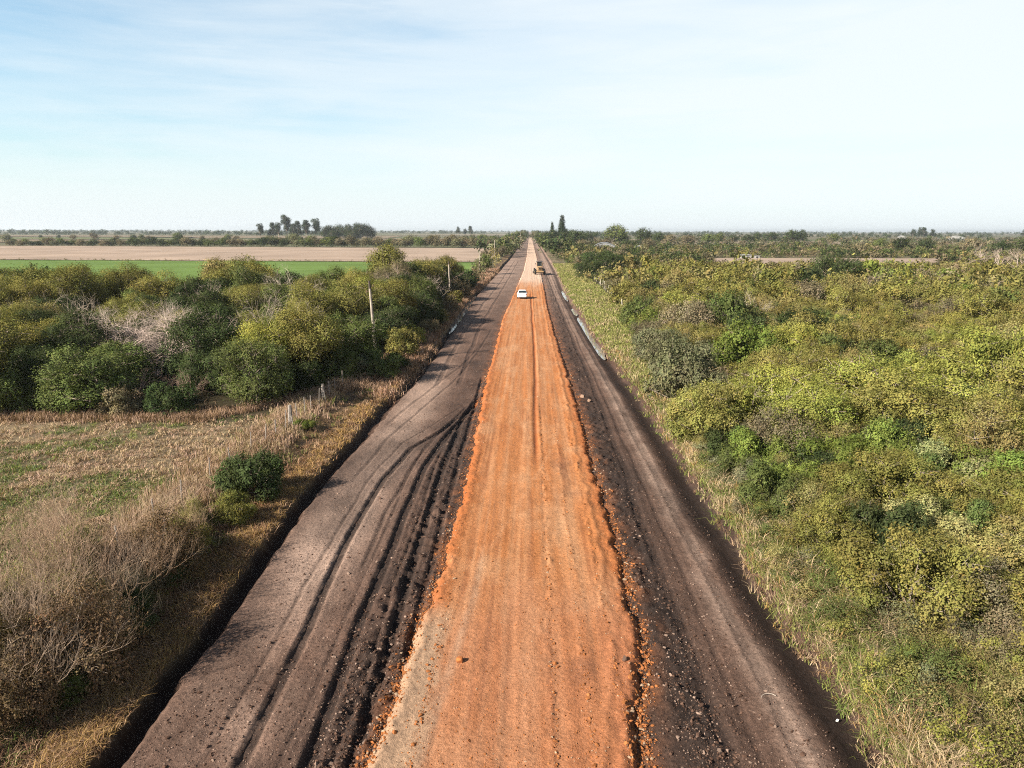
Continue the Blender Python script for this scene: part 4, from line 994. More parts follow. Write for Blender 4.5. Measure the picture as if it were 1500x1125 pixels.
# leafy low growth under that brush
for i, (k, col, x, y, s, lab) in enumerate([
        ('dry_shrub', 'rust', -12.5, 17.3, 0.95, 'tallest brown dry shrub on the near left slope, shading the ditch'), ('dry_shrub', 'rust', -13.4, 15.7, 0.85, 'tall brown dry shrub at the bottom left corner of the slope'), ('dry_shrub', 'rust', -12.9, 23.2, 0.85, 'brown bushy dry shrub shading the ditch halfway up the slope'),
        ('leafy_shrub', 'olive', -13.6, 17.6, 0.62, 'olive low shrub under the tall bare brush'), ('dry_shrub', 'ochre', -15.0, 19.4, 0.75, 'ochre twiggy shrub at the left margin behind the bare brush'),
        ('leafy_shrub', 'mid green', -12.2, 16.4, 0.5, 'mid green low shrub at the bottom left corner'), ('dry_shrub', 'brown', -12.9, 21.6, 0.55, 'brown twiggy shrub on the slope above the left ditch'),
        ('dry_shrub', 'rust', -14.3, 22.6, 0.6, 'reddish brown dry shrub below the near fence posts'), ('leafy_shrub', 'olive', -13.0, 25.4, 0.5, 'small olive shrub on the slope short of the dark ditch bush'),
        ('dark_shrub', 'dark green', -12.6, 22.6, 0.45, 'small dark green shrub in the shade of the left slope')]):
    plant(k, x, y, s, vary(CV[col]), lab, 'shrub', 'low shrubs on the left slope', 0, i % 2, 1.25 if s > 0.8 else 0.9)

# ------------------------------------------------------------------ distant trees that stand out one by one
def at(u, Y): return (u - 775) / 1060.0 * Y     # sideways place of something seen u pixels across at a distance Y
# hedgerow behind the stubble field
n = 84
for i in range(n):
    u = 8 + (742 - 8) * (i + rnd.uniform(0.2, 0.8)) / n
    Y = rnd.uniform(486, 515)
    col = rnd.choice(['mid green', 'dark green', 'brown', 'mid green', 'grey-green']) if u < 520 else rnd.choice(['brown', 'grey-green', 'brown', 'mid green'])
    s = rnd.uniform(0.85, 1.2) * (1.0 if u < 380 else 1.2)
    plant('field_tree', at(u, Y), Y, s, vary(CV[col]), f'{ordinal(i)} bushy tree from the left in the hedgerow behind the stubble field' if i else 'leftmost bushy tree in the hedgerow behind the stubble field', 'tree', 'hedgerow behind the stubble field', 2, i % 3, rnd.uniform(0.65, 0.95), trunk=False, z=0.6, name='hedgerow_tree')
BLUEG = (0.045, 0.062, 0.034)
for i, (u, Y, s) in enumerate([(385, 900, 0.62), (404, 910, 0.66), (424, 920, 0.95), (412, 905, 0.66), (441, 915, 0.72), (452, 905, 0.75), (466, 910, 0.82), (433, 900, 0.62)]):
    plant('eucalyptus', at(u, Y), Y, s * 1.2, vary(BLUEG, 0.1), ('leftmost' if i == 0 else 'tallest' if i == 2 else ['', 'second shortest slim', '', 'slender', 'upright', 'broad topped', 'rightmost', 'lower'][i]) + ' eucalyptus in the tall grove beyond the stubble field', 'tree', 'eucalyptus grove', 1, i % 3, 1.0, z=0.5)
for i, (u, Y, s, h) in enumerate([(483, 880, 2.5, 1.05), (497, 890, 2.7, 1.05), (512, 885, 2.7, 1.0), (527, 890, 2.9, 1.05), (541, 895, 2.6, 1.15), (520, 870, 2.4, 0.8), (492, 868, 2.2, 0.8)]):
    plant('field_tree', at(u, Y), Y, s, vary((0.045, 0.06, 0.024), 0.1), f'{["leftmost", "second", "third", "fourth", "rightmost", "low front right", "low front left"][i]} dark round tree right of the eucalyptus grove', 'tree', 'dark round trees by the grove', 1, i % 3, h, z=0.5, name='round_tree')
for i, (u, Y, s, col) in enumerate([(110, 820, 1.0, 'brown'), (142, 800, 1.35, 'brown'), (174, 780, 1.0, 'brown'), (199, 790, 1.05, 'dark green'), (212, 800, 1.05, 'mid green'), (222, 805, 0.9, 'brown'), (264, 760, 1.4, 'mid green'), (300, 780, 0.9, 'brown'), (338, 790, 1.2, 'mid green'), (62, 900, 0.8, 'dark green'), (88, 950, 0.8, 'dark green'), (10, 640, 1.3, 'grey-green'),
                                     (350, 800, 0.9, 'brown')]):
    plant('field_tree', at(u, Y), Y, s, vary(CV[col]), f'{ordinal(i)} lone {col} tree listed across the far pasture'.replace('listed across', 'standing in') if 0 else [
        'lone brown tree in the far fields, one sixth of the way to the grove', 'broad-topped brown tree on a clear trunk in the far fields', 'rusty lone tree right of the broad-topped brown one', 'dark upright lone tree in the far fields', 'mid green lone tree just right of the dark upright one', 'small brown tree beside the mid green lone tree',
        'round lone tree standing midway along the far stubble', 'small brown lone tree left of the eucalyptus grove', 'large lone tree nearest left of the grove', 'small dark lone tree on the far left pasture edge', 'second small dark tree on the far left pasture edge', 'grey-green tree rising over the hedge at the left margin', 'small brown tree touching the left foot of the grove'][i], 'tree', 'lone trees in the far fields', 2, i % 3, 0.9, z=0.5, name='lone_tree')
for i, (u, Y, s, zs, col) in enumerate([(632, 640, 1.1, 1.0, 'dark green'), (668, 620, 1.1, 1.0, 'dark green'), (600, 620, 1.6, 0.6, 'mid green'), (640, 590, 1.3, 0.9, 'brown'), (660, 570, 1.4, 0.9, 'brown'), (680, 560, 1.3, 0.9, 'brown'), (707, 600, 1.4, 0.9, 'mid green'), (693, 660, 1.0, 0.9, 'dark green'), (722, 640, 1.2, 0.9, 'mid green'), (735, 560, 1.0, 0.9, 'grey-green'), (745, 640, 1.2, 1.0, 'mid green'), (756, 700, 1.6, 1.1, 'mid green'), (752, 520, 0.8, 0.9, 'grey-green'), (714, 500, 0.9, 0.9, 'brown'),
                                         (704, 240, 0.55, 0.75, 'grey-green'), (713, 300, 0.7, 0.8, 'brown'), (731, 330, 0.9, 0.8, 'brown'), (741, 400, 0.9, 0.8, 'grey-green'), (722, 420, 0.8, 0.8, 'brown')]):
    plant('field_tree', at(u, Y), Y, s, vary(CV[col]), f'{col} roadside tree, {ordinal(i)} outward along the far left verge' if 0 else f'{["dark tuft-shaped", "dark rounded", "low wide", "brown", "rusty", "reddish", "leafy", "small dark", "green topped", "grey-green", "bushy", "tall spreading", "pale", "thin brown", "little grey", "brown twiggy", "wide brown", "soft grey", "small brown"][i]} tree left of the road towards the horizon, {"beyond" if Y > 480 else "beside"} the stubble field', 'tree', 'trees left of the far road', 2, i % 3, zs, z=0.5, name='roadside_tree')
for i, (u, Y, s, zs) in enumerate([(807, 600, 0.80, 1.08), (821, 620, 1.0, 1.12), (827, 625, 0.62, 1.0)]):
    pc = plant('cypress', at(u, Y), Y, s, vary((0.035, 0.05, 0.024), 0.08), ['slim dark cypress right of the far road, left of the tallest', 'tallest dark conifer beside the far road on the skyline', 'short dark conifer leaning against the tallest one'][i], 'tree', 'dark conifers on the skyline', 1, i, zs, z=0.5); pc.scale.x *= 1.0 + 0.35 * (i > 0); pc.scale.y *= 1.0 + 0.35 * (i > 0)
RT = [(800, 520, 1.2, 1.0, 'dark green'), (812, 575, 1.4, 1.0, 'dark green'), (829, 585, 1.5, 1.0, 'dark green'), (843, 560, 1.5, 0.9, 'dark green'), (797, 560, 1.3, 0.8, 'mid green'), (815, 540, 1.3, 0.7, 'dark green'), (835, 600, 1.6, 0.8, 'dark green'), (848, 640, 1.2, 1.0, 'mid green'), (862, 700, 1.3, 1.0, 'dark green'), (898, 620, 1.9, 1.0, 'mid green'), (906, 630, 1.5, 1.0, 'mid green'), (938, 600, 1.4, 1.2, 'dark green'), (960, 640, 1.3, 0.9, 'dark green'), (975, 600, 1.3, 0.8, 'brown'),
      (1000, 560, 1.3, 0.8, 'brown'), (1030, 620, 1.2, 0.9, 'mid green'), (1043, 700, 1.3, 0.9, 'mid green'), (1066, 740, 1.2, 0.8, 'dark green'), (1085, 760, 1.2, 0.8, 'dark green'), (1098, 800, 1.0, 1.2, 'dark green'), (1118, 760, 1.6, 0.8, 'dark green'), (1148, 740, 1.5, 1.0, 'dark green'), (1158, 742, 1.5, 1.0, 'dark green'), (1206, 760, 1.2, 0.95, 'mid green'),
      (850, 460, 1.0, 0.7, 'brown'), (880, 480, 1.1, 0.7, 'brown'), (915, 440, 1.0, 0.8, 'dark green'), (945, 450, 1.0, 0.8, 'brown'), (1300, 420, 1.2, 0.8, 'dark green'), (1335, 400, 1.2, 0.8, 'dark green'), (1400, 380, 1.2, 0.8, 'brown'), (1440, 340, 1.1, 0.8, 'dark green'), (1480, 330, 1.3, 0.9, 'dark green'), (1245, 350, 0.8, 0.9, 'brown'), (1270, 440, 1.1, 0.8, 'mid green')]
for i, (u, Y, s, zs, col) in enumerate(RT):
    s *= 1.3
    plant('field_tree', at(u, Y), Y, s, vary(CV[col]), (f'{ordinal(i)} skyline tree counting right from the conifers, {col}' if i < 24 else f'{ordinal(i - 24)} {col} tree from the road in the belt behind the right scrub'), 'tree', 'skyline trees right of the road' if i < 24 else 'belt behind the right scrub', 2, i % 3, zs, z=0.5, name='skyline_tree' if i < 24 else 'belt_tree')
for i, (u, Y, s) in enumerate([(1318, 1200, 0.62), (1328, 1210, 0.72), (1333, 1220, 0.72), (1345, 1215, 0.62), (1472, 1300, 0.62), (1477, 1310, 0.6), (1497, 1250, 0.66), (672, 1500, 0.75), (690, 1520, 0.8), (682, 1510, 0.6)]):
    plant('eucalyptus', at(u, Y), Y, s, vary(BLUEG, 0.1), ['leftmost tall tree of the far right farm grove', 'second tall tree of the far right farm grove', 'tallest tree of the far right farm grove', 'rightmost tall tree of the far right farm grove', 'left one of two blue tall trees at the far right skyline', 'right one of two blue tall trees at the far right skyline',
        'blue tall tree on the skyline at the right margin', 'left pale blue tall tree on the skyline short of the road', 'right pale blue tall tree on the skyline short of the road', 'small pale blue tree between the two tall ones'][i], 'tree', 'far tall trees on the skyline', 2, i % 3, 1.0, z=0.5)

# ------------------------------------------------------------------ buildings far off
M_WHITE = simple('white_paint', (0.55, 0.53, 0.50), 0.7, var=0.15); M_GREYR = simple('grey_sheet_roof', (0.42, 0.42, 0.42), 0.5, var=0.1); M_DARKOP = simple('dark_opening', (0.03, 0.03, 0.035), 0.5)
M_TIN = simple('pale_tin', (0.62, 0.62, 0.60), 0.45, var=0.1)
def shed(name, label, x, y, w, d, h, ridge, wall, roof, arched=False, doors=2):
    o = thing(name, label, 'building', (x, y, 0.5), rnd.uniform(-0.15, 0.15))
    m = MB(); t = 0.15
    m.box((0, -d / 2 + t / 2, h / 2), (w, t, h)); m.box((0, d / 2 - t / 2, h / 2), (w, t, h))
    m.box((-w / 2 + t / 2, 0, h / 2), (t, d - 2 * t, h)); m.box((w / 2 - t / 2, 0, h / 2), (t, d - 2 * t, h)); m.build('wall', wall, o)
    m = MB(); K = 14 if arched else 2
    prof = [(-w / 2 - 0.3 + (w + 0.6) * i / K, h + 0.02 + ridge * (math.sin(math.pi * i / K) if arched else 1 - abs(2 * i / K - 1))) for i in range(K + 1)]
    ring = [(a, b) for a, b in prof] + [(a, b + 0.12) for a, b in reversed(prof)]
    m.rings([[(a, -d / 2 - 0.3, b) for a, b in ring], [(a, d / 2 + 0.3, b) for a, b in ring]]); m.build('roof', roof, o)
    m = MB(); m.poly([(a, -d / 2 + 0.05, b) for a, b in prof]); m.build('gable', wall, o)
    for i in range(doors):
        cx = -w / 2 + w * (i + 0.5) / doors
        m = MB(); m.box((cx, -d / 2 - 0.03, min(h, 2.6) * 0.42), (w / doors * 0.42, 0.06, min(h, 2.6) * 0.82)); m.build('door' if i == 0 else 'window', M_DARKOP, o)
    return o
shed('barn', 'grey barn with an arched roof among trees right of the far road', at(882, 430), 430, 12, 18, 2.8, 2.2, M_GREYR, simple('grey_tin', (0.33, 0.34, 0.36), 0.5), arched=True)
shed('farm_shed', 'long low white shed at the near end of the pale field', at(1107, 300), 318, 8, 6, 1.3, 0.5, M_WHITE, M_GREYR, doors=4)
shed('farmhouse', 'white farmhouse by the tall grove on the far right', at(1379, 1050), 1050, 16, 12, 4.0, 2, M_WHITE, M_WHITE, doors=3)
shed('cottage', 'small cream cottage among trees right of the arched barn', at(934, 410), 410, 6, 5, 2.6, 1.2, simple('cream_wall', (0.7, 0.6, 0.36), 0.7), M_GREYR)
shed('white_hut', 'small white hut left of the tall grove on the far right', at(1302, 1150), 1150, 9, 7, 4, 2, M_WHITE, M_GREYR)

# ------------------------------------------------------------------ poles and fences
M_POLE = simple('weathered_pole', (0.59, 0.50, 0.41), 0.85, var=0.3, scale=3, bump=0.4); M_DARKWOOD = simple('dark_wood', (0.10, 0.075, 0.06), 0.85, var=0.3); M_POST = simple('grey_post', (0.40, 0.345, 0.30), 0.9, var=0.35, scale=9, bump=0.5)
M_WIRE = simple('fence_wire', (0.22, 0.2, 0.19), 0.5, metal=0.6); M_INS = simple('insulator', (0.28, 0.16, 0.10), 0.25)
def utility_pole(x, y, h, lean, label, r=0.16):
    o = thing('utility_pole', label, 'pole', (x, y, hz(x, y) - 0.3), 0, 'utility poles left of the road'); o.rotation_euler = (0, lean, 0)
    m = MB(); k = 8
    rg2 = random.Random(int(y)); cen = [(rg2.gauss(0, 0.02), rg2.gauss(0, 0.02)) for _ in range(k + 1)]
    m.rings([[(cen[i][0] + math.cos(a) * (r * (1 - 0.35 * i / k)), cen[i][1] + math.sin(a) * (r * (1 - 0.35 * i / k)), h * 0.94 * i / k) for a in [2 * math.pi * j / 10 for j in range(10)]] for i in range(k + 1)])
    m.build('pole', M_POLE, o, smooth=True)
    m = MB(); m.cyl((0, 0, h * 0.94 + 0.001), (0, 0, h + 0.3), r * 0.72, r * 0.6, 10); m.build('pole_top', M_DARKWOOD, o, smooth=True)
    for zz, sx in ((h * 0.97, 1), (h * 0.90, -1)):
        m = MB(); m.cyl((sx * r * 0.6, 0, zz), (sx * (r + 0.16), 0, zz + 0.02), 0.018, n=6); m.cyl((sx * (r + 0.16), 0, zz - 0.03), (sx * (r + 0.16), 0, zz + 0.16), 0.05, 0.035, 8); m.build('insulator', M_INS, o)
    return o
for x, y, h, le, lab in [(-14.3, 66.5, 7.0, R(-3.0), 'big pale utility pole leaning slightly left, nearest to us'), (-15.0, 137, 6.0, R(-1.5), 'second utility pole, standing at the right end of the thicket'), (-13.6, 198, 6.8, R(0.6), 'third utility pole, in front of the green field'),
                         (-14.4, 300, 8.5, R(0.5), 'fourth utility pole, thin and pale by the stubble field'), (-14.4, 400, 8.8, R(-0.5), 'fifth utility pole, tiny before the brown trees'), (-12.5, 436, 8.6, R(0.5), 'sixth utility pole, tiny, closest to the road of the far ones'), (-7.6, 610, 11.5, R(0.0), 'farthest utility pole, by the road where it meets the horizon')]:
    utility_pole(x, y, h, le, lab)
def fence(name, label, posts, thick, hh, wires=3, mat=M_POST):
    x0, y0 = posts[0]
    o = thing(name, label, 'fence', (x0, y0, 0))
    rg3 = random.Random(3); tops = []
    for i, (x, y) in enumerate(posts):
        tk = thick.get(i); z = hz(x, y)
        h = hh * rg3.uniform(0.88, 1.12) * (1.15 if tk else 1); r = tk or rg3.uniform(0.028, 0.042) * (1.5 if y0 > 100 else 1)
        ln = (rg3.gauss(0, 0.05), rg3.gauss(0, 0.05))
        m = MB(); rings = []
        for k in range(5):
            t = k / 4; rr = r * (1.05 - 0.22 * t) * rg3.uniform(0.9, 1.1)
            rings.append([(x - x0 + ln[0] * h * t + math.cos(a) * rr, y - y0 + ln[1] * h * t + math.sin(a) * rr, z - 0.15 + (h + 0.15) * t) for a in [2 * math.pi * j / 7 for j in range(7)]])
        m.rings(rings)
        if tk:                                      # a leaning brace stub beside the strainer post
            m.cyl((x - x0 + 0.28, y - y0 - 0.25, z - 0.1), (x - x0 + 0.04, y - y0, z + h * 0.7), 0.045, 0.04, 7)
        m.build('strainer_post' if tk else 'post', mat, o)
        tops.append((x - x0, y - y0, z, h, ln))
    for w in range(wires):
        f = 0.35 + 0.55 * w / max(1, wires - 1); b = MB()
        for a, c in zip(tops, tops[1:]):
            p = Vector((a[0] + a[4][0] * a[3] * f, a[1] + a[4][1] * a[3] * f, a[2] + hh * 0.88 * f)); q = Vector((c[0] + c[4][0] * c[3] * f, c[1] + c[4][1] * c[3] * f, c[2] + hh * 0.88 * f))
            b.cyl(p, q, 0.006, n=4, caps=False)
        b.build('wire', M_WIRE, o)
    return o
FP = [(-15.3, 22.6), (-15.35, 25.3), (-15.35, 27.9), (-15.3, 30.2), (-15.25, 33.0), (-15.2, 35.4), (-15.15, 38.0), (-14.95, 39.6), (-14.8, 41.0), (-14.72, 42.5), (-14.68, 43.3), (-14.65, 44.6), (-14.6, 46.0), (-14.6, 47.4), (-14.55, 49.0), (-14.5, 50.0), (-14.5, 51.6), (-14.5, 53.2), (-14.45, 55.2), (-14.45, 57.4), (-14.5, 59.8), (-14.5, 62.6)]
FP = [(a * 0.965, b * 0.955) for a, b in FP]
fence('wire_fence', 'wire fence of thin pickets and two thick grey posts along the weedy field', FP, {10: 0.125, 15: 0.12}, 1.15)
FR = [(14.3 + 0.00 * i + 0.022 * i * 4.5, 108 + i * 4.5) for i in range(28)]
fence('wire_fence', 'fence of pale posts running along the edge of the right scrub', FR, {}, 1.35, 3, simple('pale_post', (0.62, 0.56, 0.48), 0.9, var=0.2))

# ------------------------------------------------------------------ white car
M_CARW = simple('white_car_paint', (0.80, 0.80, 0.80), 0.25, var=0.02, spec=0.5); M_GLASS = simple('dark_car_glass', (0.03, 0.045, 0.055), 0.12, var=0.05, spec=0.6); M_RUB = simple('rubber', (0.02, 0.02, 0.02), 0.8); M_RIM = simple('wheel_rim', (0.55, 0.55, 0.56), 0.3, metal=0.7)
M_TAIL = simple('tail_light_red', (0.33, 0.03, 0.05), 0.2); M_BLK = simple('black_plastic', (0.025, 0.025, 0.028), 0.5); M_PLATE = simple('number_plate', (0.35, 0.35, 0.36), 0.4)
def wheel(parent, x, y, z, r, w, rimmat=M_RIM, rr=0.62, lug=False):
    t = MB(); n = 24; prof = [(-0.5, rr), (-0.5, 0.92), (-0.38, 1.0), (0.38, 1.0), (0.5, 0.92), (0.5, rr)]
    rings = [[(x + a * w, y + math.cos(2 * math.pi * j / n) * r * q, z + math.sin(2 * math.pi * j / n) * r * q) for j in range(n)] for a, q in prof]
    t.rings(rings, caps=False)
    if lug:
        for j in range(n):
            a = 2 * math.pi * j / n; t.box((x, y + math.cos(a) * r * 1.0, z + math.sin(a) * r * 1.0), (w * 0.92, r * 0.10, r * 0.07), rot=Matrix.Rotation(a - math.pi / 2, 3, 'X'))
    wh = t.build('tyre', M_RUB, parent, smooth=False)
    m = MB(); m.cyl((x - w * 0.42, y, z), (x + w * 0.42, y, z), r * rr * 1.01, n=20)
    for sx in (-1, 1): m.cyl((x + sx * w * 0.42, y, z), (x + sx * w * 0.49, y, z), r * 0.2, n=10)
    for sx in (-1, 1):
        for j in range(5):
            a = 2 * math.pi * j / 5; m.box((x + sx * w * 0.44, y + math.cos(a) * r * 0.38, z + math.sin(a) * r * 0.38), (w * 0.06, r * 0.36, r * 0.12), rot=Matrix.Rotation(a, 3, 'X'))
    rim = m.build('rim', rimmat, wh); return wh
def sedan(x, y, rz):
    zr, _, _ = road_z(np.array([x]), np.array([y]))
    o = thing('car', 'white sedan driving away along the orange road', 'car', (x, y, float(zr[0]) + 0.01), rz)
    # stations along the length: y, half width, bottom, shoulder height, deck height
    st = [(-2.22, 0.70, 0.42, 0.72, 0.80), (-2.15, 0.80, 0.30, 0.86, 0.98), (-1.85, 0.86, 0.25, 0.92, 1.03), (-1.2, 0.88, 0.22, 0.93, 1.00), (0, 0.885, 0.22, 0.92, 0.97), (0.9, 0.88, 0.22, 0.90, 0.96), (1.5, 0.87, 0.24, 0.84, 0.92), (2.0, 0.82, 0.27, 0.74, 0.82), (2.25, 0.68, 0.34, 0.60, 0.66)]
    m = MB(); rings = []
    for yy, w, b, s, dk in st:
        rings.append([(-w * 0.93, yy, b), (-w, yy, b + 0.14), (-w * 1.01, yy, (b + s) / 2), (-w * 0.985, yy, s), (-w * 0.86, yy, dk), (0, yy, dk + 0.02), (w * 0.86, yy, dk), (w * 0.985, yy, s), (w * 1.01, yy, (b + s) / 2), (w, yy, b + 0.14), (w * 0.93, yy, b)])
    m.rings(rings); m.build('body', M_CARW, o, smooth=True, crease=35)
    cab = [(-1.62, 0.74, 1.00), (-1.02, 0.62, 1.40), (-0.35, 0.60, 1.46), (0.25, 0.60, 1.44), (0.95, 0.74, 0.955)]
    bw = [0.76, 0.77, 0.78, 0.78, 0.76]
    m = MB(); rings = []
    for (yy, w, zt), b in zip(cab, bw):
        zt = max(zt, 0.99); rings.append([(-b, yy, 0.94), (-(b + w) / 2 - 0.02, yy, (0.94 + zt) / 2), (-w, yy, zt - 0.015), (-w * 0.8, yy, zt), (w * 0.8, yy, zt), (w, yy, zt - 0.015), ((b + w) / 2 + 0.02, yy, (0.94 + zt) / 2), (b, yy, 0.94)])
    m.rings(rings); m.build('cabin', M_CARW, o, smooth=True, crease=30)
    m = MB(); m.rings([[(-0.66, -1.60, 1.035), (0.66, -1.60, 1.035), (0.56, -1.09, 1.385), (-0.56, -1.09, 1.385)], [(-0.66, -1.625, 1.05), (0.66, -1.625, 1.05), (0.56, -1.115, 1.40), (-0.56, -1.115, 1.40)]]); m.build('rear_window', M_GLASS, o)
    m = MB(); m.rings([[(-0.66, 0.90, 1.0), (0.66, 0.90, 1.0), (0.56, 0.34, 1.39), (-0.56, 0.34, 1.39)], [(-0.66, 0.93, 1.015), (0.66, 0.93, 1.015), (0.56, 0.37, 1.405), (-0.56, 0.37, 1.405)]]); m.build('windscreen', M_GLASS, o)
    for sx in (-1, 1):
        for ya, yb, yc, yd in ((-1.25, -0.38, -0.38, -0.95), (-0.30, 0.62, 0.22, -0.30)):
            m = MB(); q = [(0.80, ya, 1.02), (0.80, yb, 1.02), (0.655, yc, 1.37), (0.655, yd, 1.37)]
            m.rings([[(sx * a, b, c) for a, b, c in q], [(sx * (a + 0.022), b, c + 0.01) for a, b, c in q]]); m.build('side_window', M_GLASS, o)
        m = MB(); m.box((sx * 0.66, -2.165, 0.80), (0.30, 0.10, 0.17), bev=0.02); m.build('tail_light', M_TAIL, o)
        m = MB(); m.box((sx * 0.60, 2.20, 0.62), (0.26, 0.10, 0.13), bev=0.02); m.build('headlight', M_PLATE, o)
        m = MB(); m.box((sx * 0.99, 0.52, 1.0), (0.20, 0.10, 0.13), bev=0.025); m.build('mirror', M_BLK, o)
        for yy in (-1.32, 1.36): wheel(o, sx * 0.80, yy, 0.31, 0.31, 0.20)
    m = MB(); m.box((0, -2.20, 0.42), (1.42, 0.16, 0.20), bev=0.04); m.build('bumper', M_CARW, o)
    m = MB(); m.box((0, -2.19, 0.29), (1.30, 0.12, 0.09), bev=0.02); m.build('bumper_skirt', M_BLK, o)
    m = MB(); m.box((0, -2.205, 0.70), (0.46, 0.05, 0.13), bev=0.01); m.build('number_plate', M_PLATE, o)
    return o
sedan(-1.3, 130.6, R(1.0))

# ------------------------------------------------------------------ yellow grader
M_YEL = simple('yellow_machine_paint', (0.56, 0.35, 0.17), 0.7, var=0.2); M_YEL2 = simple('dusty_rim', (0.62, 0.45, 0.22), 0.6); M_STEEL = simple('worn_steel', (0.30, 0.27, 0.24), 0.45, metal=0.5)
def grader(x, y, rz):
    zr, _, _ = road_z(np.array([x]), np.array([y]))
    o = thing('motor_grader', 'dusty yellow road grader seen from behind, working on the far road', 'road grader', (x, y, float(zr[0])), rz)
    m = MB(); m.box((0, -2.3, 1.55), (1.25, 2.6, 1.15), bev=0.08, taper=(0.88, 0.96)); m.build('engine_hood', M_YEL, o, smooth=True)
    m = MB()
    for i in range(7): m.box((0, -3.61, 1.15 + i * 0.12), (0.86, 0.04, 0.05))
    m.build('rear_grille', M_BLK, o)
    m = MB(); m.box((0, -3.72, 0.80), (1.9, 0.22, 0.34), bev=0.04); m.build('counterweight', M_YEL, o)
    for sx in (-1, 1):
        m = MB(); m.box((sx * 0.52, -3.64, 1.98), (0.16, 0.06, 0.12), bev=0.02); m.build('tail_light', M_TAIL, o)
    m = MB(); m.cyl((0.38, -1.9, 2.1), (0.38, -1.9, 3.0), 0.07, n=10); m.cyl((0.38, -1.9, 3.0), (0.38, -2.05, 3.12), 0.07, 0.06, 10); m.build('exhaust', M_STEEL, o)
    m = MB(); m.cyl((-0.36, -1.7, 2.1), (-0.36, -1.7, 2.45), 0.11, n=10); m.build('air_filter', M_BLK, o)
    m = MB(); m.box((0, 0, 1.72), (1.5, 1.6, 0.55), bev=0.05)
    for sx in (-1, 1):
        for yy in (-0.74, 0.74): m.box((sx * 0.69, yy, 2.55), (0.09, 0.09, 1.12))
    m.build('cab', M_YEL, o)
    m = MB(); m.box((0, 0, 3.2), (1.7, 1.85, 0.16), bev=0.05); m.build('cab_roof', M_BLK, o)
    for (c, d) in (((0, -0.74, 2.55), (1.28, 0.03, 1.1)), ((0, 0.74, 2.55), (1.28, 0.03, 1.1)), ((-0.69, 0, 2.55), (0.03, 1.38, 1.1)), ((0.69, 0, 2.55), (0.03, 1.38, 1.1))):
        m = MB(); m.box(c, d); m.build('cab_window', M_GLASS, o)
    m = MB(); m.box((0, 2.3, 1.9), (0.36, 3.4, 0.42), bev=0.04); m.box((0, 4.35, 1.55), (0.36, 0.9, 0.6), rot=Matrix.Rotation(R(-35), 3, 'X'), bev=0.04); m.build('front_frame', M_YEL, o)
    m = MB(); m.box((0, 4.6, 0.78), (1.9, 0.26, 0.26), bev=0.04); m.build('front_axle', M_YEL, o)
    m = MB(); K = 8; prof = [(0.22 * math.cos(R(-70 + 140 * i / K)), 0.42 + 0.36 * math.sin(R(-70 + 140 * i / K))) for i in range(K + 1)]
    ring = [(a, b) for a, b in prof] + [(a + 0.03, b) for a, b in reversed(prof)]
    m.rings([[(-1.75, 1.7 - 0.35 - a, b - 0.02) for a, b in ring], [(1.75, 1.7 + 0.35 - a, b - 0.02) for a, b in ring]]); m.build('blade', M_STEEL, o)
    m = MB()
    for k in range(20): pass
    m.cyl((0, 1.9, 0.98), (0, 1.9, 1.1), 0.75, n=24); m.box((0, 3.1, 1.05), (0.16, 2.6, 0.16)); m.build('blade_circle', M_YEL, o)
    for sx in (-1, 1):
        m = MB(); m.cyl((sx * 0.55, 1.5, 2.3), (sx * 0.62, 1.8, 1.08), 0.07, n=10); m.build('lift_cylinder', M_STEEL, o)
        m = MB(); m.box((sx * 0.80, -2.1, 0.72), (0.2, 1.9, 0.42), bev=0.05); m.build('tandem_case', M_YEL, o)
        for yy in (-2.85, -1.35): wheel(o, sx * 1.18, yy, 0.68, 0.68, 0.44, M_YEL2, 0.5, True)
        wheel(o, sx * 1.15, 4.6, 0.66, 0.66, 0.40, M_YEL2, 0.5, True)
        m = MB(); m.box((sx * 0.98, 0.9, 2.62), (0.22, 0.05, 0.3), bev=0.015); m.build('mirror', M_BLK, o)
    return o
g = grader(2.75, 205.0, R(2.0)); g.scale = (1.04,) * 3

# ------------------------------------------------------------------ small things lying about
M_ORANGE = simple('orange_clay_lump', (0.59, 0.19, 0.045), 0.8, var=0.35, scale=14, bump=0.7)
def lump(name, label, cat, x, y, s, mat, seed, flat=0.8, group=None, onroad=True):
    b = bmesh.new(); bmesh.ops.create_icosphere(b, subdivisions=3, radius=1.0); rg4 = random.Random(seed)
    off = [Vector((rg4.gauss(0, 1), rg4.gauss(0, 1), rg4.gauss(0, 1))).normalized() for _ in range(9)]; cut = [rg4.uniform(0.35, 0.9) for _ in range(9)]
    for v in b.verts:
        for d, c in zip(off, cut):
            k = v.co.dot(d)
            if k > c: v.co -= d * (k - c) * 0.9
        v.co *= rg4.uniform(0.96, 1.04); v.co = Vector((v.co.x * s, v.co.y * s * 0.85, v.co.z * s * flat))
    me = bpy.data.meshes.new(name); b.to_mesh(me); b.free(); me.materials.append(mat)
    z = float(road_z(np.array([x]), np.array([y]))[0][0]) if onroad else hz(x, y, True)
    return tag(obj(name, me, loc=(x, y, z + s * flat * 0.55), rot=(0.3, 0.2, seed)), label, cat, group)
lump('clay_lump', 'bright orange lump lying on the near left part of the orange road', 'clay lump', -1.87, 18.2, 0.125, M_ORANGE, 3)
lump('clay_lump', 'brown lump near the right edge of the orange road', 'clay lump', 2.75, 18.4, 0.10, simple('brown_lump', (0.16, 0.09, 0.06), 0.9, bump=0.6), 5)
lump('mud_clod', 'pale mud clod beside the right edge of the orange road', 'clod', 3.95, 52.0, 0.24, simple('pale_clod', (0.42, 0.27, 0.19), 0.9, bump=0.6), 8, onroad=False)
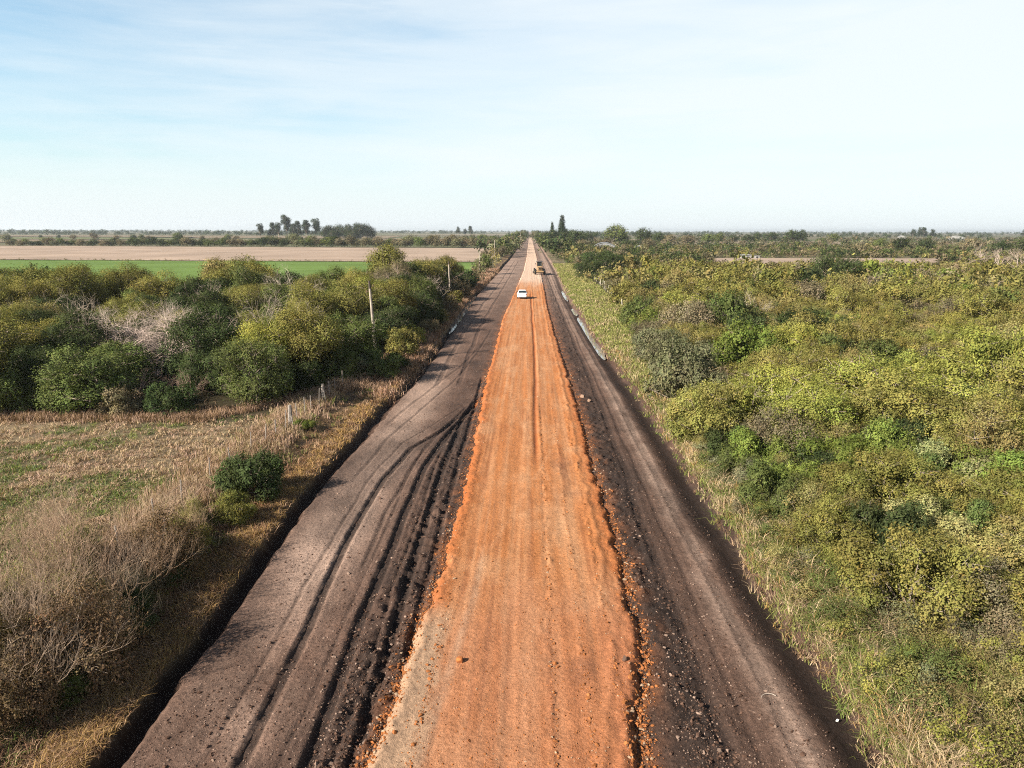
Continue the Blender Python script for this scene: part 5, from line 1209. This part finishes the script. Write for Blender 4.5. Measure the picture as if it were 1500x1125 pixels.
lump('mud_clod', 'second pale mud clod, just right of the first beyond the orange edge', 'clod', 4.35, 50.6, 0.20, simple('pale_clod_two', (0.40, 0.25, 0.17), 0.9, bump=0.6), 9, onroad=False)
M_BLUE = simple('blue_plastic', (0.03, 0.45, 0.55), 0.4); M_SCRAP = simple('white_plastic', (0.75, 0.75, 0.74), 0.4)
def scrap(name, label, x, y, s, mat, seed, z=None):
    rg5 = random.Random(seed); V = []; F = []; n = 5
    for i in range(n):
        for j in range(n): V.append(((i / (n - 1) - 0.5) * s, (j / (n - 1) - 0.5) * s * 0.6, rg5.uniform(0, 0.35) * s))
    for i in range(n - 1):
        for j in range(n - 1): F.append((i * n + j, (i + 1) * n + j, (i + 1) * n + j + 1, i * n + j + 1))
    o = obj(name, mesh_np(name, V, np.array(F), mat), loc=(x, y, (hz(x, y, True) if z is None else z) + 0.03), rot=(0.2, 0.4, seed))
    sm = o.modifiers.new('thick', 'SOLIDIFY'); sm.thickness = 0.004
    return tag(o, label, 'litter')
scrap('plastic_scrap', 'turquoise plastic scrap under the brush on the near left slope', -12.1, 18.0, 0.17, M_BLUE, 2, z=hz(-12.1, 18.0) + 0.5)
scrap('plastic_scrap', 'white plastic scrap in the trough under the right bank', 8.0, 16.6, 0.09, M_SCRAP, 4)
scrap('plastic_scrap', 'white plastic scrap at the mouth of the left ditch', -9.75, 16.9, 0.09, M_SCRAP, 6)
m = MB(); pts = [(0.22 * math.cos(R(20 + 150 * i / 14)), 0.22 * math.sin(R(20 + 150 * i / 14))) for i in range(15)]
for a, b in zip(pts, pts[1:]): m.cyl((a[0], a[1], 0), (b[0], b[1], 0), 0.009, n=6)
tag(m.build('bent_hose', simple('pale_rubber', (0.55, 0.46, 0.38), 0.6), loc=(6.35, 16.9, hz(6.35, 16.9, True) + 0.03), rot=(0.1, -0.1, 0.2)), 'pale bent strip of hose lying on the dark soil right of the road', 'hose')

# ------------------------------------------------------------------ sky, sun, haze, camera
SUN_EL, SUN_AZ = R(31.0), math.atan2(-0.85, -0.53)
w = bpy.data.worlds.new('World'); scene.world = w; w.use_nodes = True
nt = w.node_tree; nt.nodes.clear()
out = N(nt, 'OutputWorld'); bg = N(nt, 'Background'); L(nt, bg.outputs[0], out.inputs[0])
sky = N(nt, 'TexSky'); sky.sky_type = 'NISHITA'; sky.sun_disc = False; sky.sun_elevation = SUN_EL; sky.sun_rotation = SUN_AZ % (2 * math.pi)
sky.air_density = 1.0; sky.dust_density = 1.0; sky.ozone_density = 0.8; sky.altitude = 50
tc = N(nt, 'TexCoord'); mp = N(nt, 'Mapping'); L(nt, tc.outputs['Generated'], mp.inputs[0]); mp.inputs['Scale'].default_value = (1.0, 1.0, 7.5); mp.inputs['Location'].default_value = (0.55, 0.2, 0.1)
n1 = noise(nt, mp.outputs[0], 1.3, 6, 0.5, 0.3); n2 = noise(nt, mp.outputs[0], 4.0, 6, 0.6, 0.4)
sx = N(nt, 'SeparateXYZ'); L(nt, tc.outputs['Generated'], sx.inputs[0])
ad = N(nt, 'Math', operation='MULTIPLY_ADD'); L(nt, n2, ad.inputs[0]); ad.inputs[1].default_value = 0.42; L(nt, n1, ad.inputs[2])
# the high cloud veil is thinner towards the west (left) than straight ahead
ae = N(nt, 'Math', operation='MULTIPLY_ADD'); L(nt, sx.outputs[0], ae.inputs[0]); ae.inputs[1].default_value = 0.5; L(nt, ad.outputs[0], ae.inputs[2])
veil = ramp(nt, ae.outputs[0], [(0.28, gray(0.08)), (0.50, gray(0.46)), (0.60, gray(0.66)), (0.88, gray(0.92))])
low = ramp(nt, sx.outputs[2], [(0.0, gray(0.95)), (0.05, gray(0.8)), (0.115, gray(0.0))])
high = ramp(nt, sx.outputs[2], [(0.29, gray(1.0)), (0.55, gray(0.05))])
vh = N(nt, 'Math', operation='MULTIPLY'); L(nt, veil, vh.inputs[0]); L(nt, high, vh.inputs[1]); veil = vh.outputs[0]
vm = N(nt, 'Math', operation='MAXIMUM'); L(nt, veil, vm.inputs[0]); L(nt, low, vm.inputs[1])
blue = mixc(nt, 'MULTIPLY', 1.0, sky.outputs[0], ramp(nt, sx.outputs[2], [(0.28, (1.06, 1.44, 1.5)), (0.5, (0.55, 0.62, 0.66))]))
c = mixc(nt, 'MIX', vm.outputs[0], blue, (7.35, 7.85, 8.1))
L(nt, c, bg.inputs[0]); bg.inputs[1].default_value = 0.05
sun = bpy.data.lights.new('sun', 'SUN'); sun.energy = 5.0; sun.angle = R(0.5); sun.color = (1.0, 0.91, 0.78)
so = bpy.data.objects.new('sun', sun); COL.objects.link(so)
dv = Vector((math.sin(SUN_AZ) * math.cos(SUN_EL), math.cos(SUN_AZ) * math.cos(SUN_EL), math.sin(SUN_EL)))
so.rotation_euler = dv.to_track_quat('Z', 'Y').to_euler(); so.location = dv * 60

def haze(density):
    m, nt, out = newmat('haze_air'); v = N(nt, 'VolumePrincipled')
    v.inputs['Color'].default_value = (0.86, 0.93, 1.0, 1); v.inputs['Density'].default_value = density; v.inputs['Anisotropy'].default_value = 0.3
    L(nt, v.outputs[0], out.inputs['Volume'])
    b = MB(); b.box((0, 6950, 18.0), (18600, 14500, 41.0)); o = b.build('haze', m); tag(o, kind='stuff'); o.location = (0, 0, 0)
    return o
HAZE = 0.0001
if HAZE: haze(HAZE)

cam = bpy.data.cameras.new('camera'); co = bpy.data.objects.new('camera', cam); COL.objects.link(co); scene.camera = co
cam.sensor_width = 36.0; cam.lens = 36.0 * 1060 / 1500; cam.clip_start = 0.1; cam.clip_end = 40000
P = math.atan((562.5 - 338) / 1060.0); yaw = math.atan(25 / 1060.0)
co.matrix_world = Matrix.Translation((0, 0, UP_H)) @ Matrix.Rotation(yaw, 4, 'Z') @ Matrix.Rotation(math.pi / 2 - P, 4, 'X') @ Matrix.Rotation(R(0.15), 4, 'Z')
scene.view_settings.view_transform = 'Standard'; scene.view_settings.look = 'None'; scene.view_settings.gamma = 1.0; scene.view_settings.exposure = 1.36
scene.cycles.use_denoising = False; scene.cycles.filter_width = 1.1
try: scene.cycles.denoiser = 'OPENIMAGEDENOISE'
except Exception: pass
scene.cycles.sample_clamp_indirect = 1.5; scene.cycles.max_bounces = 5; scene.cycles.diffuse_bounces = 2; scene.cycles.glossy_bounces = 2; scene.cycles.transmission_bounces = 2; scene.cycles.volume_bounces = 0; scene.cycles.transparent_max_bounces = 4
